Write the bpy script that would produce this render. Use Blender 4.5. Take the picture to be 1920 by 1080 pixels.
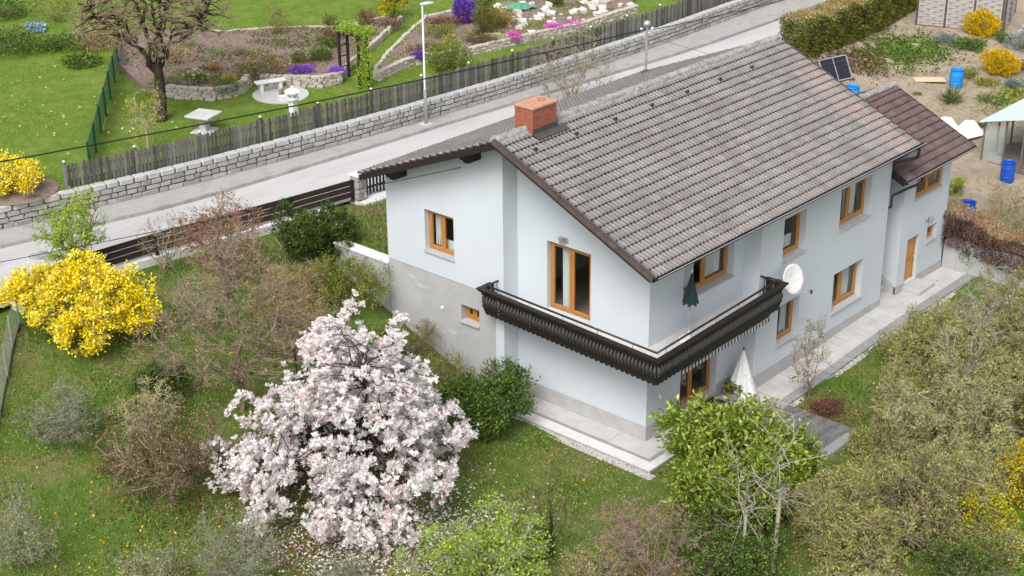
import bpy, bmesh, math, random
import numpy as np
from mathutils import Matrix, Vector

for o in list(bpy.data.objects): bpy.data.objects.remove(o)
scene = bpy.context.scene
COL = scene.collection

# ------------------------------------------------------------------ camera
F_PX, PITCH, YAW, ROLL = 2922.8, 0.4209, 0.8398, -0.0077
CAM = Vector((-28.7615, -21.1564, 20.3219))
cd = bpy.data.cameras.new('camera'); cam = bpy.data.objects.new('camera', cd); COL.objects.link(cam)
cd.sensor_width = 36.0; cd.lens = F_PX / 1920 * 36.0; cd.clip_start = 0.5; cd.clip_end = 2000
fw = Vector((math.sin(YAW) * math.cos(PITCH), math.cos(YAW) * math.cos(PITCH), -math.sin(PITCH)))
rt = Vector((math.cos(YAW), -math.sin(YAW), 0)); up = rt.cross(fw)
r2 = math.cos(ROLL) * rt + math.sin(ROLL) * up; u2 = -math.sin(ROLL) * rt + math.cos(ROLL) * up
cam.matrix_world = Matrix(((r2.x, u2.x, -fw.x, CAM.x), (r2.y, u2.y, -fw.y, CAM.y), (r2.z, u2.z, -fw.z, CAM.z), (0, 0, 0, 1)))
scene.camera = cam

# ------------------------------------------------------------------ sky, sun, exposure (thin overcast)
SUN_EL, SUN_AZ = math.radians(50), math.radians(248)      # azimuth clockwise from +Y
w = bpy.data.worlds.new('World'); scene.world = w; w.use_nodes = True
nt = w.node_tree; nt.nodes.clear()
sky = nt.nodes.new('ShaderNodeTexSky'); sky.sky_type = 'NISHITA'; sky.sun_disc = False
sky.sun_elevation = SUN_EL; sky.sun_rotation = SUN_AZ; sky.air_density = 1.0; sky.dust_density = 4.0; sky.ozone_density = 1.0
hs = nt.nodes.new('ShaderNodeHueSaturation'); hs.inputs['Saturation'].default_value = 0.32
bg = nt.nodes.new('ShaderNodeBackground'); bg.inputs['Strength'].default_value = 0.15
wo = nt.nodes.new('ShaderNodeOutputWorld')
nt.links.new(sky.outputs[0], hs.inputs['Color']); nt.links.new(hs.outputs[0], bg.inputs[0]); nt.links.new(bg.outputs[0], wo.inputs[0])
sd = bpy.data.lights.new('sun', 'SUN'); sd.energy = 1.3; sd.angle = math.radians(25); sd.color = (1.0, 0.965, 0.92)
sun = bpy.data.objects.new('sun', sd); COL.objects.link(sun)
sdir = Vector((math.sin(SUN_AZ) * math.cos(SUN_EL), math.cos(SUN_AZ) * math.cos(SUN_EL), math.sin(SUN_EL)))
sun.rotation_euler = sdir.to_track_quat('Z', 'Y').to_euler(); sun.location = (0, 0, 60)
scene.view_settings.view_transform = 'Standard'; scene.view_settings.look = 'None'
scene.view_settings.exposure = 0.60; scene.view_settings.gamma = 1.0; scene.view_settings.use_curve_mapping = False
scene.render.engine = 'CYCLES'
scene.cycles.max_bounces = 6; scene.cycles.diffuse_bounces = 3; scene.cycles.glossy_bounces = 2
scene.cycles.transparent_max_bounces = 12; scene.cycles.transmission_bounces = 3
scene.cycles.use_denoising = True

# ------------------------------------------------------------------ materials
MATS = {}
class NT:
    def __init__(s, name):
        s.m = bpy.data.materials.new(name); s.m.use_nodes = True; s.t = s.m.node_tree; s.t.nodes.clear()
        s.out = s.n('ShaderNodeOutputMaterial'); s.b = s.n('ShaderNodeBsdfPrincipled'); s.l(s.b.outputs[0], s.out.inputs[0])
        s.geo = s.n('ShaderNodeNewGeometry'); MATS[name] = s.m
    def n(s, k): return s.t.nodes.new(k)
    def l(s, a, b): s.t.links.new(a, b)
    def noise(s, scale, detail=4, rough=.6, stretch=None, vec=None):
        x = s.n('ShaderNodeTexNoise'); x.inputs['Scale'].default_value = scale; x.inputs['Detail'].default_value = detail
        x.inputs['Roughness'].default_value = rough
        v = vec or s.geo.outputs['Position']
        if stretch:
            mp = s.n('ShaderNodeMapping'); mp.inputs['Scale'].default_value = stretch; s.l(v, mp.inputs['Vector']); v = mp.outputs[0]
        s.l(v, x.inputs['Vector']); return x.outputs['Fac']
    def ramp(s, fac, stops):
        r = s.n('ShaderNodeValToRGB'); s.l(fac, r.inputs[0]); e = r.color_ramp.elements
        while len(e) < len(stops): e.new(.5)
        for i, (p, c) in enumerate(stops):
            e[i].position = p; e[i].color = (*c, 1) if len(c) == 3 else c
        return r.outputs[0]
    def mix(s, fac, a, b, mode='MIX'):
        x = s.n('ShaderNodeMix'); x.data_type = 'RGBA'; x.blend_type = mode
        for v, i in ((fac, 0), (a, 6), (b, 7)):
            if isinstance(v, (int, float)): x.inputs[i].default_value = v
            elif isinstance(v, tuple): x.inputs[i].default_value = (*v, 1)
            else: s.l(v, x.inputs[i])
        return x.outputs[2]
    def math(s, op, a, b=0.0, c=None):
        x = s.n('ShaderNodeMath'); x.operation = op
        for v, i in ((a, 0), (b, 1), (c, 2)):
            if v is None: continue
            if isinstance(v, (int, float)): x.inputs[i].default_value = v
            else: s.l(v, x.inputs[i])
        return x.outputs[0]
    def attr(s, name):
        x = s.n('ShaderNodeAttribute'); x.attribute_name = name; return x.outputs['Fac']
    def col(s, c, rough=.8, spec=.3):
        if isinstance(c, tuple): s.b.inputs['Base Color'].default_value = (*c, 1)
        else: s.l(c, s.b.inputs['Base Color'])
        s.b.inputs['Roughness'].default_value = rough; s.b.inputs['Specular IOR Level'].default_value = spec
    def bump(s, h, strength=.3, dist=.02):
        x = s.n('ShaderNodeBump'); x.inputs['Strength'].default_value = strength; x.inputs['Distance'].default_value = dist
        s.l(h, x.inputs['Height']); s.l(x.outputs[0], s.b.inputs['Normal'])
    def sep(s):
        x = s.n('ShaderNodeSeparateXYZ'); s.l(s.geo.outputs['Position'], x.inputs[0]); return x.outputs

def lin(r, g, b):
    f = lambda v: (v / 255 / 12.92) if v / 255 <= .04045 else ((v / 255 + .055) / 1.055) ** 2.4
    return (f(r), f(g), f(b))

def mat_noise(name, c1, c2, scale=3, rough=.8, bscale=None, bstr=.3, bdist=.02, spec=.25, c3=None, stretch=None, detail=5, lo=.3, hi=.7, metallic=0):
    k = NT(name); f = k.noise(scale, detail, .65, stretch)
    stops = [(lo, c1), (hi, c2)] if c3 is None else [(lo, c1), ((lo + hi) / 2, c2), (hi, c3)]
    k.col(k.ramp(f, stops), rough, spec); k.b.inputs['Metallic'].default_value = metallic
    if bscale: k.bump(k.noise(bscale, 4, .6, stretch), bstr, bdist)
    return k

def stucco(name, base):
    k = NT(name)
    big = k.noise(.55, 5, .6); fine = k.noise(60, 3, .7); streak = k.noise(1.0, 5, .65, (1.6, 1.6, .14))
    c = k.ramp(big, [(.3, tuple(v * .93 for v in base)), (.7, base)])
    c = k.mix(k.math('MULTIPLY', k.ramp(streak, [(.52, (0, 0, 0)), (.78, (1, 1, 1))]), .15), c, tuple(v * .76 for v in base))
    # dirt splash above the plinth
    c = k.mix(k.math('MULTIPLY', fine, .05), c, tuple(v * .6 for v in base))
    k.col(c, .9, .2); k.bump(fine, .25, .006)
stucco('stucco', (.585, .635, .672))
k = NT('concrete')
c = k.ramp(k.noise(.9, 6, .7), [(.3, (.36, .36, .36)), (.7, (.46, .46, .455))])
c = k.mix(k.ramp(k.noise(1.7, 5, .7, (1, .5, 1)), [(.62, (0, 0, 0)), (.72, (1, 1, 1))]), c, (.54, .54, .53))
c = k.mix(k.ramp(k.noise(2.2, 4, .6, (2, 2, .25)), [(.6, (0, 0, 0)), (.9, (1, 1, 1))]), c, (.24, .24, .235))
k.col(c, .92, .15); k.bump(k.noise(45, 3), .25, .008)
mat_noise('plinth', (.37, .37, .375), (.46, .46, .46), 2.5, .9, 50, .2, .006)
mat_noise('wood_orange', (.36, .155, .035), (.50, .24, .065), 3, .5, 40, .15, .004, .4, stretch=(9, 9, .8))
mat_noise('door_wood', (.45, .22, .055), (.56, .30, .085), 2.5, .5, 40, .15, .004, .4, stretch=(9, 9, .8))
mat_noise('dark_wood', (.010, .008, .007), (.028, .022, .019), 5, .55, 60, .25, .004, .35, stretch=(2, 2, 6))
mat_noise('baluster_wood', (.05, .046, .044), (.085, .079, .075), 7, .5, 60, .2, .004, .4)
mat_noise('brown_wood', (.028, .017, .014), (.06, .038, .03), 3, .7, 40, .3, .004, .3, stretch=(1, 1, 9))
k = NT('grey_wood'); oi = k.n('ShaderNodeObjectInfo')
c = k.ramp(oi.outputs['Random'], [(0, (.07, .065, .06)), (.5, (.16, .15, .142)), (1, (.28, .268, .254))])
c = k.mix(k.math('MULTIPLY', k.noise(5, 4, .6, (4, 4, .5)), .7), c, (.07, .065, .06)); k.col(c, .95, .1); k.bump(k.noise(60, 3, .6, (4, 4, .5)), .4, .006)
mat_noise('fascia_brown', (.07, .05, .045), (.13, .10, .09), 4, .75, 40, .2)
mat_noise('gutter', (.018, .018, .02), (.035, .035, .037), 4, .35, spec=.5)
mat_noise('metal_grey', (.42, .43, .44), (.55, .56, .57), 5, .42, spec=.5, metallic=.5)
mat_noise('rail_black', (.010, .010, .011), (.022, .021, .021), 6, .38, spec=.5)
mat_noise('sill_stone', (.40, .40, .41), (.50, .50, .51), 8, .7, 60, .1, .003)
mat_noise('deck_tile', (.50, .485, .47), (.62, .60, .585), 3, .8, 40, .1, .004)
mat_noise('white_paint', (.72, .72, .72), (.82, .82, .81), 3, .6, 40, .06, .003)
mat_noise('white_cap', (.66, .66, .655), (.78, .78, .77), 5, .8, 40, .12, .004)
mat_noise('floor_wood', (.16, .11, .075), (.25, .18, .125), 2, .5, stretch=(.6, 8, 1))
mat_noise('interior', (.34, .33, .31), (.40, .39, .37), 2, .9)
mat_noise('curtain', (.62, .66, .64), (.74, .78, .76), 9, .9, stretch=(1, 9, .3))
k = NT('glass')
k.b.inputs['Base Color'].default_value = (.02, .022, .024, 1); k.b.inputs['Roughness'].default_value = .03
tr = k.n('ShaderNodeBsdfTransparent'); tr.inputs[0].default_value = (.86, .89, .89, 1)
gl = k.n('ShaderNodeBsdfGlossy'); gl.inputs['Roughness'].default_value = .02; gl.inputs[0].default_value = (.95, .97, 1, 1)
fr = k.n('ShaderNodeLayerWeight'); fr.inputs[0].default_value = .5
mx = k.n('ShaderNodeMixShader'); k.l(k.math('ADD', .055, k.math('MULTIPLY', k.math('POWER', fr.outputs['Facing'], 4.0), .8)), mx.inputs[0]); k.l(tr.outputs[0], mx.inputs[1]); k.l(gl.outputs[0], mx.inputs[2]); k.l(mx.outputs[0], k.out.inputs[0])

# roof tile: one tone per tile, lichen and weathering, a strip of newer pinkish tiles by the far verge
def tile_mat(name, tile_w, slope_len, n_rows, y0, dy, x0, main=True):
    k = NT(name); s = k.sep()
    ix = k.math('FLOOR', k.math('DIVIDE', k.math('SUBTRACT', s[0], x0), tile_w))
    iy = k.math('FLOOR', k.math('DIVIDE', k.math('SUBTRACT', s[1], y0), dy))
    cb = k.n('ShaderNodeCombineXYZ'); k.l(ix, cb.inputs[0]); k.l(iy, cb.inputs[1])
    wn = k.n('ShaderNodeTexWhiteNoise'); wn.noise_dimensions = '2D'; k.l(cb.outputs[0], wn.inputs['Vector'])
    if main: cols = [(0, (.185, .168, .161)), (.5, (.212, .195, .187)), (.85, (.235, .218, .209)), (1, (.25, .224, .215))]
    else: cols = [(0, (.115, .078, .074)), (.6, (.145, .10, .095)), (1, (.175, .128, .122))]
    c = k.ramp(wn.outputs['Value'], cols)
    if main:   # newer pinkish columns near the far end
        nz = k.math('ADD', s[0], k.math('MULTIPLY', k.math('SUBTRACT', k.noise(.5, 2), .5), .9))
        band = k.math('MULTIPLY', k.math('GREATER_THAN', nz, 10.35), k.math('LESS_THAN', nz, 11.25))
        band = k.math('MULTIPLY', band, k.math('LESS_THAN', s[1], 2.6))
        c = k.mix(k.math('MULTIPLY', band, .38), c, (.40, .29, .275))
    pat = k.noise(1.0, 6, .7)
    c = k.mix(k.math('MULTIPLY', k.ramp(pat, [(.42, (0, 0, 0)), (.68, (1, 1, 1))]), .38 if main else .35), c, (.34, .325, .31) if main else (.25, .205, .195))
    lich = k.noise(14, 4, .75)
    c = k.mix(k.math('MULTIPLY', k.ramp(lich, [(.56, (0, 0, 0)), (.70, (1, 1, 1))]), .6 if main else .35), c, (.50, .48, .455))
    dk = k.noise(9, 4, .75)
    c = k.mix(k.math('MULTIPLY', k.ramp(dk, [(.60, (0, 0, 0)), (.76, (1, 1, 1))]), .55), c, (.075, .068, .064))
    ph = k.math('FRACT', k.math('DIVIDE', k.math('SUBTRACT', s[0], x0), tile_w / 2))      # darker in the troughs of the tiles
    bk_ = k.math('GREATER_THAN', s[1], 3.98 if main else 2.03); ph = k.math('ABSOLUTE', k.math('SUBTRACT', bk_, ph))
    tro = k.ramp(ph, [(.0, (1, 1, 1)), (.30, (1, 1, 1)), (.48, (0, 0, 0)), (.93, (0, 0, 0)), (1.0, (1, 1, 1))])
    c = k.mix(k.math('MULTIPLY', tro, .66 if main else .5), c, (.095, .084, .080) if main else (.075, .052, .05))
    k.col(c, .9, .15); k.bump(k.noise(70, 3), .35, .006)
tile_mat('roof_tile', .2945, 5.594, 20, -1.113, .2547, -1.36)
tile_mat('annex_tile', .2933, 3.35, 12, -1.0, .2525, 11.2, False)
k = NT('ridge_tile')
c = k.ramp(k.noise(6, 5, .75), [(.3, (.18, .168, .16)), (.5, (.30, .285, .275)), (.70, (.46, .445, .43))])
k.col(c, .92, .15); k.bump(k.noise(60, 3), .4, .008)
mat_noise('brick', (.25, .066, .040), (.38, .115, .068), 9, .85, 70, .3, .004, .2, c3=(.19, .05, .035))
mat_noise('mortar', (.20, .165, .145), (.32, .27, .24), 12, .95)
mat_noise('terracotta', (.40, .21, .14), (.52, .30, .21), 7, .85, 50, .2, .004)
mat_noise('tile_edge', (.030, .026, .024), (.065, .057, .053), 8, .95)  # shadow gap under each tile nose, put into the edge colour
mat_noise('flashing', (.055, .045, .045), (.09, .075, .072), 5, .5, spec=.4)

# setting
def lawn_mat(name, g1, g2, dry, soil, dry_amt=.5, scale=1.0):
    k = NT(name)
    c = k.ramp(k.noise(2.2 * scale, 6, .7), [(.3, g1), (.7, g2)])
    c = k.mix(k.math('MULTIPLY', k.ramp(k.noise(.55 * scale, 6, .75), [(.47, (0, 0, 0)), (.66, (1, 1, 1))]), dry_amt), c, dry)
    c = k.mix(k.math('MULTIPLY', k.ramp(k.noise(1.3 * scale, 6, .8), [(.60, (0, 0, 0)), (.72, (1, 1, 1))]), dry_amt), c, soil)
    c = k.mix(k.math('MULTIPLY', k.noise(16, 4, .7), .35), c, tuple(v * .45 for v in g1))
    k.col(c, .95, .1); k.bump(k.noise(22, 5, .75), .7, .06)
lawn_mat('lot_lawn', (.075, .14, .020), (.13, .21, .038), (.225, .20, .085), (.19, .15, .095), .85)
lawn_mat('upper_lawn', (.105, .185, .022), (.17, .265, .042), (.28, .30, .085), (.26, .25, .085), .5)
lawn_mat('entry_grass', (.09, .125, .03), (.15, .17, .05), (.20, .18, .075), (.16, .13, .06), .5)
k = NT('yard_soil')
c = k.ramp(k.noise(1.2, 6, .7), [(.3, (.34, .275, .20)), (.55, (.45, .375, .285)), (.75, (.52, .445, .345))])
c = k.mix(k.math('MULTIPLY', k.ramp(k.noise(7, 5, .8), [(.52, (0, 0, 0)), (.7, (1, 1, 1))]), .6), c, (.20, .15, .10))
c = k.mix(k.math('MULTIPLY', k.ramp(k.noise(.8, 4, .7), [(.6, (0, 0, 0)), (.72, (1, 1, 1))]), .5), c, (.15, .17, .06))
k.col(c, .95, .1); k.bump(k.noise(9, 6, .8), .9, .12)
mat_noise('bed_soil', (.15, .105, .085), (.27, .205, .175), 3, .95, 14, .8, .08, .1, c3=(.20, .15, .12))
mat_noise('dark_soil', (.10, .075, .05), (.18, .14, .09), 2.5, .95, 12, .8, .08, .1, c3=(.12, .11, .05))
k = NT('asphalt')
c = k.ramp(k.noise(.5, 6, .65, (.35, 1.6, 1)), [(.3, (.40, .392, .385)), (.7, (.53, .522, .515))])
c = k.mix(k.math('MULTIPLY', k.ramp(k.noise(55, 3, .8), [(.45, (0, 0, 0)), (.7, (1, 1, 1))]), .35), c, (.26, .255, .25))
k.col(c, .95, .12); k.bump(k.noise(70, 2), .2, .006)
mat_noise('sidewalk', (.29, .282, .275), (.37, .36, .35), 1.2, .95, 70, .25, .006, .12, c3=(.32, .31, .30))
mat_noise('kerb', (.27, .265, .26), (.40, .395, .39), 2, .9, 40, .2)
k = NT('granite')
oi = k.n('ShaderNodeObjectInfo')
c = k.ramp(oi.outputs['Random'], [(0, (.24, .232, .218)), (.5, (.33, .32, .305)), (.85, (.41, .40, .385)), (1, (.37, .315, .26))])
c = k.mix(k.math('MULTIPLY', k.noise(2.6, 5, .7), .45), c, (.46, .45, .435))
c = k.mix(k.math('MULTIPLY', k.ramp(k.noise(28, 4, .8), [(.5, (0, 0, 0)), (.7, (1, 1, 1))]), .45), c, (.22, .215, .205))
k.col(c, .9, .15); k.bump(k.noise(14, 5, .75), .7, .03)
mat_noise('granite_cap', (.38, .378, .368), (.50, .498, .488), 3, .9, 14, .6, .03, .15)
mat_noise('joint', (.075, .073, .068), (.125, .12, .112), 6, .95)
mat_noise('field_stone', (.30, .265, .22), (.50, .455, .39), 3, .9, 14, .6, .03, .12, c3=(.40, .37, .33))
mat_noise('white_rock', (.50, .47, .43), (.72, .70, .66), 3, .9, 12, .6, .03, .12)
mat_noise('pave_joint', (.30, .295, .285), (.38, .37, .36), 6, .95)
mat_noise('pave', (.43, .42, .405), (.55, .54, .525), 1.6, .85, 40, .15, .004, .2)
mat_noise('pave_dark', (.25, .25, .25), (.33, .33, .33), 3, .85, 40, .15, .004, .2)
mat_noise('pave_edge', (.58, .57, .56), (.68, .67, .66), 3, .85, 40, .15, .004, .2)
mat_noise('terrace_dark', (.095, .092, .09), (.21, .205, .20), 1.2, .8, 30, .3, .006, .25, stretch=(1, 5, 1))
mat_noise('decking', (.028, .029, .031), (.055, .056, .058), 3, .6, 30, .3, .006, .3, stretch=(1, 9, 1))
mat_noise('pebble', (.33, .31, .29), (.62, .60, .58), 22, .9, 30, .7, .03, .15)
mat_noise('gravel', (.42, .415, .40), (.58, .575, .56), 18, .95, 40, .5, .02)
mat_noise('ground', (.07, .10, .03), (.12, .15, .05), .3, .95)
# ------------------------------------------------------------------ helpers
def link(o): COL.objects.link(o); return o
def tag(o, label=None, cat=None, group=None, kind=None):
    if label: o['label'] = label
    if cat: o['category'] = cat
    if group: o['group'] = group
    if kind: o['kind'] = kind
    return o
def thing(name, label, cat, loc=(0, 0, 0), group=None):
    o = link(bpy.data.objects.new(name, None)); o.location = loc; o.empty_display_size = .2
    return tag(o, label, cat, group)
def adopt(o, parent):
    if parent is not None:
        o.parent = parent
        if parent.type == 'EMPTY': o.matrix_parent_inverse = Matrix.Translation(-Vector(parent.location))
    return o
def npmesh(name, V, F, mat, smooth=False, tint=None):
    V = np.asarray(V, dtype=np.float32); F = np.asarray(F, dtype=np.int32)
    me = bpy.data.meshes.new(name); n, kk = F.shape
    me.vertices.add(len(V)); me.vertices.foreach_set('co', V.ravel())
    me.loops.add(n * kk); me.loops.foreach_set('vertex_index', F.ravel())
    me.polygons.add(n); me.polygons.foreach_set('loop_start', np.arange(0, n * kk, kk, dtype=np.int32))
    try: me.polygons.foreach_set('loop_total', np.full(n, kk, dtype=np.int32))
    except Exception: pass
    if smooth: me.polygons.foreach_set('use_smooth', np.ones(n, dtype=bool))
    if tint is not None:
        a = me.attributes.new('tint', 'FLOAT', 'POINT'); a.data.foreach_set('value', np.asarray(tint, dtype=np.float32))
    me.materials.append(MATS[mat]); me.update(calc_edges=True)
    return me
def npobj(name, V, F, mat, parent=None, smooth=False, tint=None):
    o = link(bpy.data.objects.new(name, npmesh(name, V, F, mat, smooth, tint)))
    if parent is not None and name in ('foliage', 'leaves', 'blossom', 'twigs', 'crown', 'stems', 'ivy', 'top_growth', 'branches'): o['kind'] = 'stuff'
    return adopt(o, parent)

class MB:
    def __init__(s): s.v = []; s.f = []
    def add(s, vs, fs):
        b = len(s.v); s.v += [tuple(v) for v in vs]; s.f += [tuple(i + b for i in f) for f in fs]; return s
    def hexa(s, p):            # 8 corners: bottom 0-3 ccw, top 4-7
        return s.add(p, [(3, 2, 1, 0), (4, 5, 6, 7), (0, 1, 5, 4), (1, 2, 6, 5), (2, 3, 7, 6), (3, 0, 4, 7)])
    def box(s, x0, x1, y0, y1, z0, z1):
        return s.hexa([(x0, y0, z0), (x1, y0, z0), (x1, y1, z0), (x0, y1, z0), (x0, y0, z1), (x1, y0, z1), (x1, y1, z1), (x0, y1, z1)])
    def prism(s, poly, h):     # poly = list of 3d points, h = extrusion vector
        n = len(poly); q = [Vector(p) for p in poly] + [Vector(p) + Vector(h) for p in poly]
        return s.add(q, [tuple(range(n))[::-1], tuple(range(n, 2 * n))] + [(i, (i + 1) % n, n + (i + 1) % n, n + i) for i in range(n)])
    def quad(s, a, b, c, d): return s.add([a, b, c, d], [(0, 1, 2, 3)])
    def tube(s, pts, r, n=8, caps=True):
        pts = [Vector(p) for p in pts]; rs = r if isinstance(r, (list, tuple)) else [r] * len(pts)
        rings = []; ref = None
        for i, p in enumerate(pts):
            t = (pts[min(i + 1, len(pts) - 1)] - pts[max(i - 1, 0)]).normalized()
            if ref is None: ref = Vector((0, 0, 1)) if abs(t.z) < .9 else Vector((1, 0, 0))
            a = t.cross(ref).normalized(); b = t.cross(a).normalized()
            rings.append([p + (a * math.cos(2 * math.pi * j / n) + b * math.sin(2 * math.pi * j / n)) * rs[i] for j in range(n)])
        vs = [v for rg in rings for v in rg]
        fs = [(i * n + j, i * n + (j + 1) % n, (i + 1) * n + (j + 1) % n, (i + 1) * n + j) for i in range(len(pts) - 1) for j in range(n)]
        if caps: fs += [tuple(range(n))[::-1], tuple((len(pts) - 1) * n + j for j in range(n))]
        return s.add(vs, fs)
    def lathe(s, prof, c=(0, 0, 0), n=16, caps=True):
        vs = [(c[0] + max(r, .001) * math.cos(2 * math.pi * j / n), c[1] + max(r, .001) * math.sin(2 * math.pi * j / n), c[2] + z) for r, z in prof for j in range(n)]; k = len(prof)
        fs = [(i * n + j, i * n + (j + 1) % n, (i + 1) * n + (j + 1) % n, (i + 1) * n + j) for i in range(k - 1) for j in range(n)]
        if caps: fs += [tuple(range(n))[::-1], tuple((k - 1) * n + j for j in range(n))]
        return s.add(vs, fs)
    def mesh(s, name, mat, smooth=False, bevel=0):
        me = bpy.data.meshes.new(name); me.from_pydata(s.v, [], s.f)
        bm = bmesh.new(); bm.from_mesh(me)
        if bevel: bmesh.ops.bevel(bm, geom=[e for e in bm.edges], offset=bevel, segments=1, affect='EDGES', clamp_overlap=True)
        bmesh.ops.recalc_face_normals(bm, faces=bm.faces); bm.to_mesh(me); bm.free()
        if smooth: me.polygons.foreach_set('use_smooth', np.ones(len(me.polygons), dtype=bool))
        me.materials.append(MATS[mat]); return me
    def obj(s, name, mat, parent=None, smooth=False, bevel=0):
        return adopt(link(bpy.data.objects.new(name, s.mesh(name, mat, smooth, bevel))), parent)

def pieces(name, items, parent, limit=300, stuff=None):
    """items: (mesh, Matrix). The nearest ones to the camera become objects sharing mesh data, the rest one joined mesh."""
    items = sorted(items, key=lambda it: (it[1].translation - CAM).length)
    for me, M in items[:limit]:
        o = link(bpy.data.objects.new(name, me)); o.matrix_basis = M; adopt(o, parent)
    rest = items[limit:]
    if rest:
        V = []; F = []; MI = []; SM = []; b = 0; cache = {}
        for me, M in rest:
            if me.name not in cache:
                co = np.empty(len(me.vertices) * 3, dtype=np.float64); me.vertices.foreach_get('co', co)
                fs = [tuple(p.vertices) for p in me.polygons]; fs = [f if len(f) == 4 else f + (f[-1],) if len(f) == 3 else f for f in fs]
                cache[me.name] = (co.reshape(-1, 3), fs, len(me.vertices), [p.material_index for p in me.polygons], [p.use_smooth for p in me.polygons])
            co, fs, n, mi_, sm_ = cache[me.name]; MI += mi_; SM += sm_; Mn = np.array(M)
            V.append(co @ Mn[:3, :3].T + Mn[:3, 3]); F += [tuple(i + b for i in f) for f in fs]; b += n
        me = bpy.data.meshes.new(name); me.from_pydata(np.concatenate(V).tolist(), [], [tuple(dict.fromkeys(f)) for f in F])
        for q in rest[0][0].materials: me.materials.append(q)
        me.polygons.foreach_set('use_smooth', np.array(SM)); me.polygons.foreach_set('material_index', np.array(MI, dtype=np.int32))
        o = adopt(link(bpy.data.objects.new(stuff or name + '_field', me)), parent); o['kind'] = 'stuff'

def smooth01(t): t = min(1, max(0, t)); return t * t * (3 - 2 * t)
def nsmooth(t): t = np.clip(t, 0, 1); return t * t * (3 - 2 * t)
def lot_z(x, y):
    x = np.asarray(x, float); y = np.asarray(y, float)
    return -.07 + 2.45 * nsmooth((y - 3.5) / 9.7) + .25 * nsmooth((x - 2) / 10) * nsmooth((3 - y) / 3)
def lot_bumps(x, y): return .035 * np.sin(x * 1.7 + 1.3 * np.sin(y * .9)) * np.cos(y * 1.3 + x * .4)
def yard_z(x, y): return 1.15 + .1 * np.maximum(0, np.asarray(y, float))
def upper_z(x, y): return 3.32 + .05 * np.maximum(0, np.asarray(y, float) - 18)

# ------------------------------------------------------------------ the setting
def sheet(name, mat, xs, ys, zf, parent=None):
    X, Y = np.meshgrid(xs, ys, indexing='ij'); Zv = zf(X, Y)
    V = np.stack([X, Y, Zv], -1).reshape(-1, 3); ny = len(ys)
    i, j = np.meshgrid(np.arange(len(xs) - 1), np.arange(ny - 1), indexing='ij'); a = (i * ny + j).ravel()
    o = npobj(name, V, np.stack([a, a + ny, a + ny + 1, a + 1], -1), mat, parent, smooth=True)
    return o
tag(sheet('ground', 'ground', np.linspace(-400, 400, 9), np.linspace(-400, 400, 9), lambda X, Y: X * 0 - 2.0), kind='structure')
def lot_sheet(X, Y):
    Zv = lot_z(X, Y) + lot_bumps(X, Y)
    inside = (X > -.45) & (Y > -.4) & (Y < 11.3); Zv = np.where(inside, -.7, Zv)
    pave = ((X > -1.15) & (X < 4.3) & (Y > -4.1) & (Y < 4.5)) | ((X > 4) & (X < 15.4) & (Y > -1.75))
    return np.where(pave & ~inside, np.minimum(Zv, -.10), Zv)
tag(sheet('lawn', 'lot_lawn', np.arange(-34, 15.6, .3), np.arange(-30, 20, .3), lot_sheet), kind='structure')
tag(sheet('entry_lawn', 'entry_grass', np.arange(-.42, 16.3, .4), np.arange(8.9, 14.6, .4), lambda X, Y: 2.5 + lot_bumps(X, Y)), kind='structure')

def path(pts, x0, x1, step):
    P = np.array(pts, float); xs = np.arange(x0, x1 + 1e-6, step)
    fine = np.arange(x0 - 6, x1 + 6, .25); yf = np.interp(fine, P[:, 0], P[:, 1]); kr = np.hanning(25); kr /= kr.sum()
    return xs, np.interp(xs, fine, np.convolve(np.pad(yf, 12, mode='edge'), kr, 'valid'))
WALLP = [(-30, 24.8), (-14, 21.4), (-6.43, 19.73), (-.46, 18.5), (5.76, 17.75), (9.55, 17.44), (13.92, 17.14), (22.56, 17.04), (33.63, 17.49), (70, 19.5)]
KERBP = [(-30, 23.7), (-14, 20.3), (-7.1, 18.64), (-1.3, 17.41), (5.5, 16.93), (11.08, 16.61), (23.92, 15.76), (35, 15.78), (70, 17.4)]
NEARP = [(-30, 15.6), (-10.5, 15.0), (-5.85, 15.12), (-.95, 14.29), (2.66, 13.75), (8, 13.4), (25, 13.3), (38, 13.5), (70, 15)]
ROAD_Z = 2.6
def strip(name, mat, pa, pb, z, n=8, x0=-30, x1=66):
    xs, ya = path(pa, x0, x1, .8); _, yb = path(pb, x0, x1, .8)
    t = np.linspace(0, 1, n + 1); X = np.repeat(xs[:, None], n + 1, 1); Y = ya[:, None] * (1 - t) + yb[:, None] * t
    V = np.stack([X, Y, np.full_like(X, z)], -1).reshape(-1, 3); ny = n + 1
    i, j = np.meshgrid(np.arange(len(xs) - 1), np.arange(n), indexing='ij'); a = (i * ny + j).ravel()
    return tag(npobj(name, V, np.stack([a, a + ny, a + ny + 1, a + 1], -1), mat), kind='structure')
off = lambda P, d: [(x, y + d) for x, y in P]
strip('road', 'asphalt', off(NEARP, -.1), off(KERBP, .05), ROAD_Z)
strip('pavement', 'sidewalk', off(KERBP, .13), off(WALLP, .1), ROAD_Z + .11, 3)
kb = MB(); xs, yk = path(KERBP, -30, 66, 1.0); rk = random.Random(3)
for i in range(len(xs) - 1):       # kerb stones with open joints
    a, b = Vector((xs[i], yk[i], 0)), Vector((xs[i + 1], yk[i + 1], 0)); t = (b - a).normalized(); nrm = Vector((-t.y, t.x, 0))
    a2, b2 = a + t * .008, b - t * .008; z1 = ROAD_Z + .118 + rk.uniform(-.006, .006)
    kb.hexa([(*(p).xy, z) for z in (ROAD_Z - .1, z1) for p in (a2, b2, b2 + nrm * .14, a2 + nrm * .14)])
tag(kb.obj('kerb', 'kerb'), kind='structure')
md = MB(); md.lathe([(.33, 0), (.33, .008), (.28, .012)], (-6.62, 17.28, ROAD_Z), 20)
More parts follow.
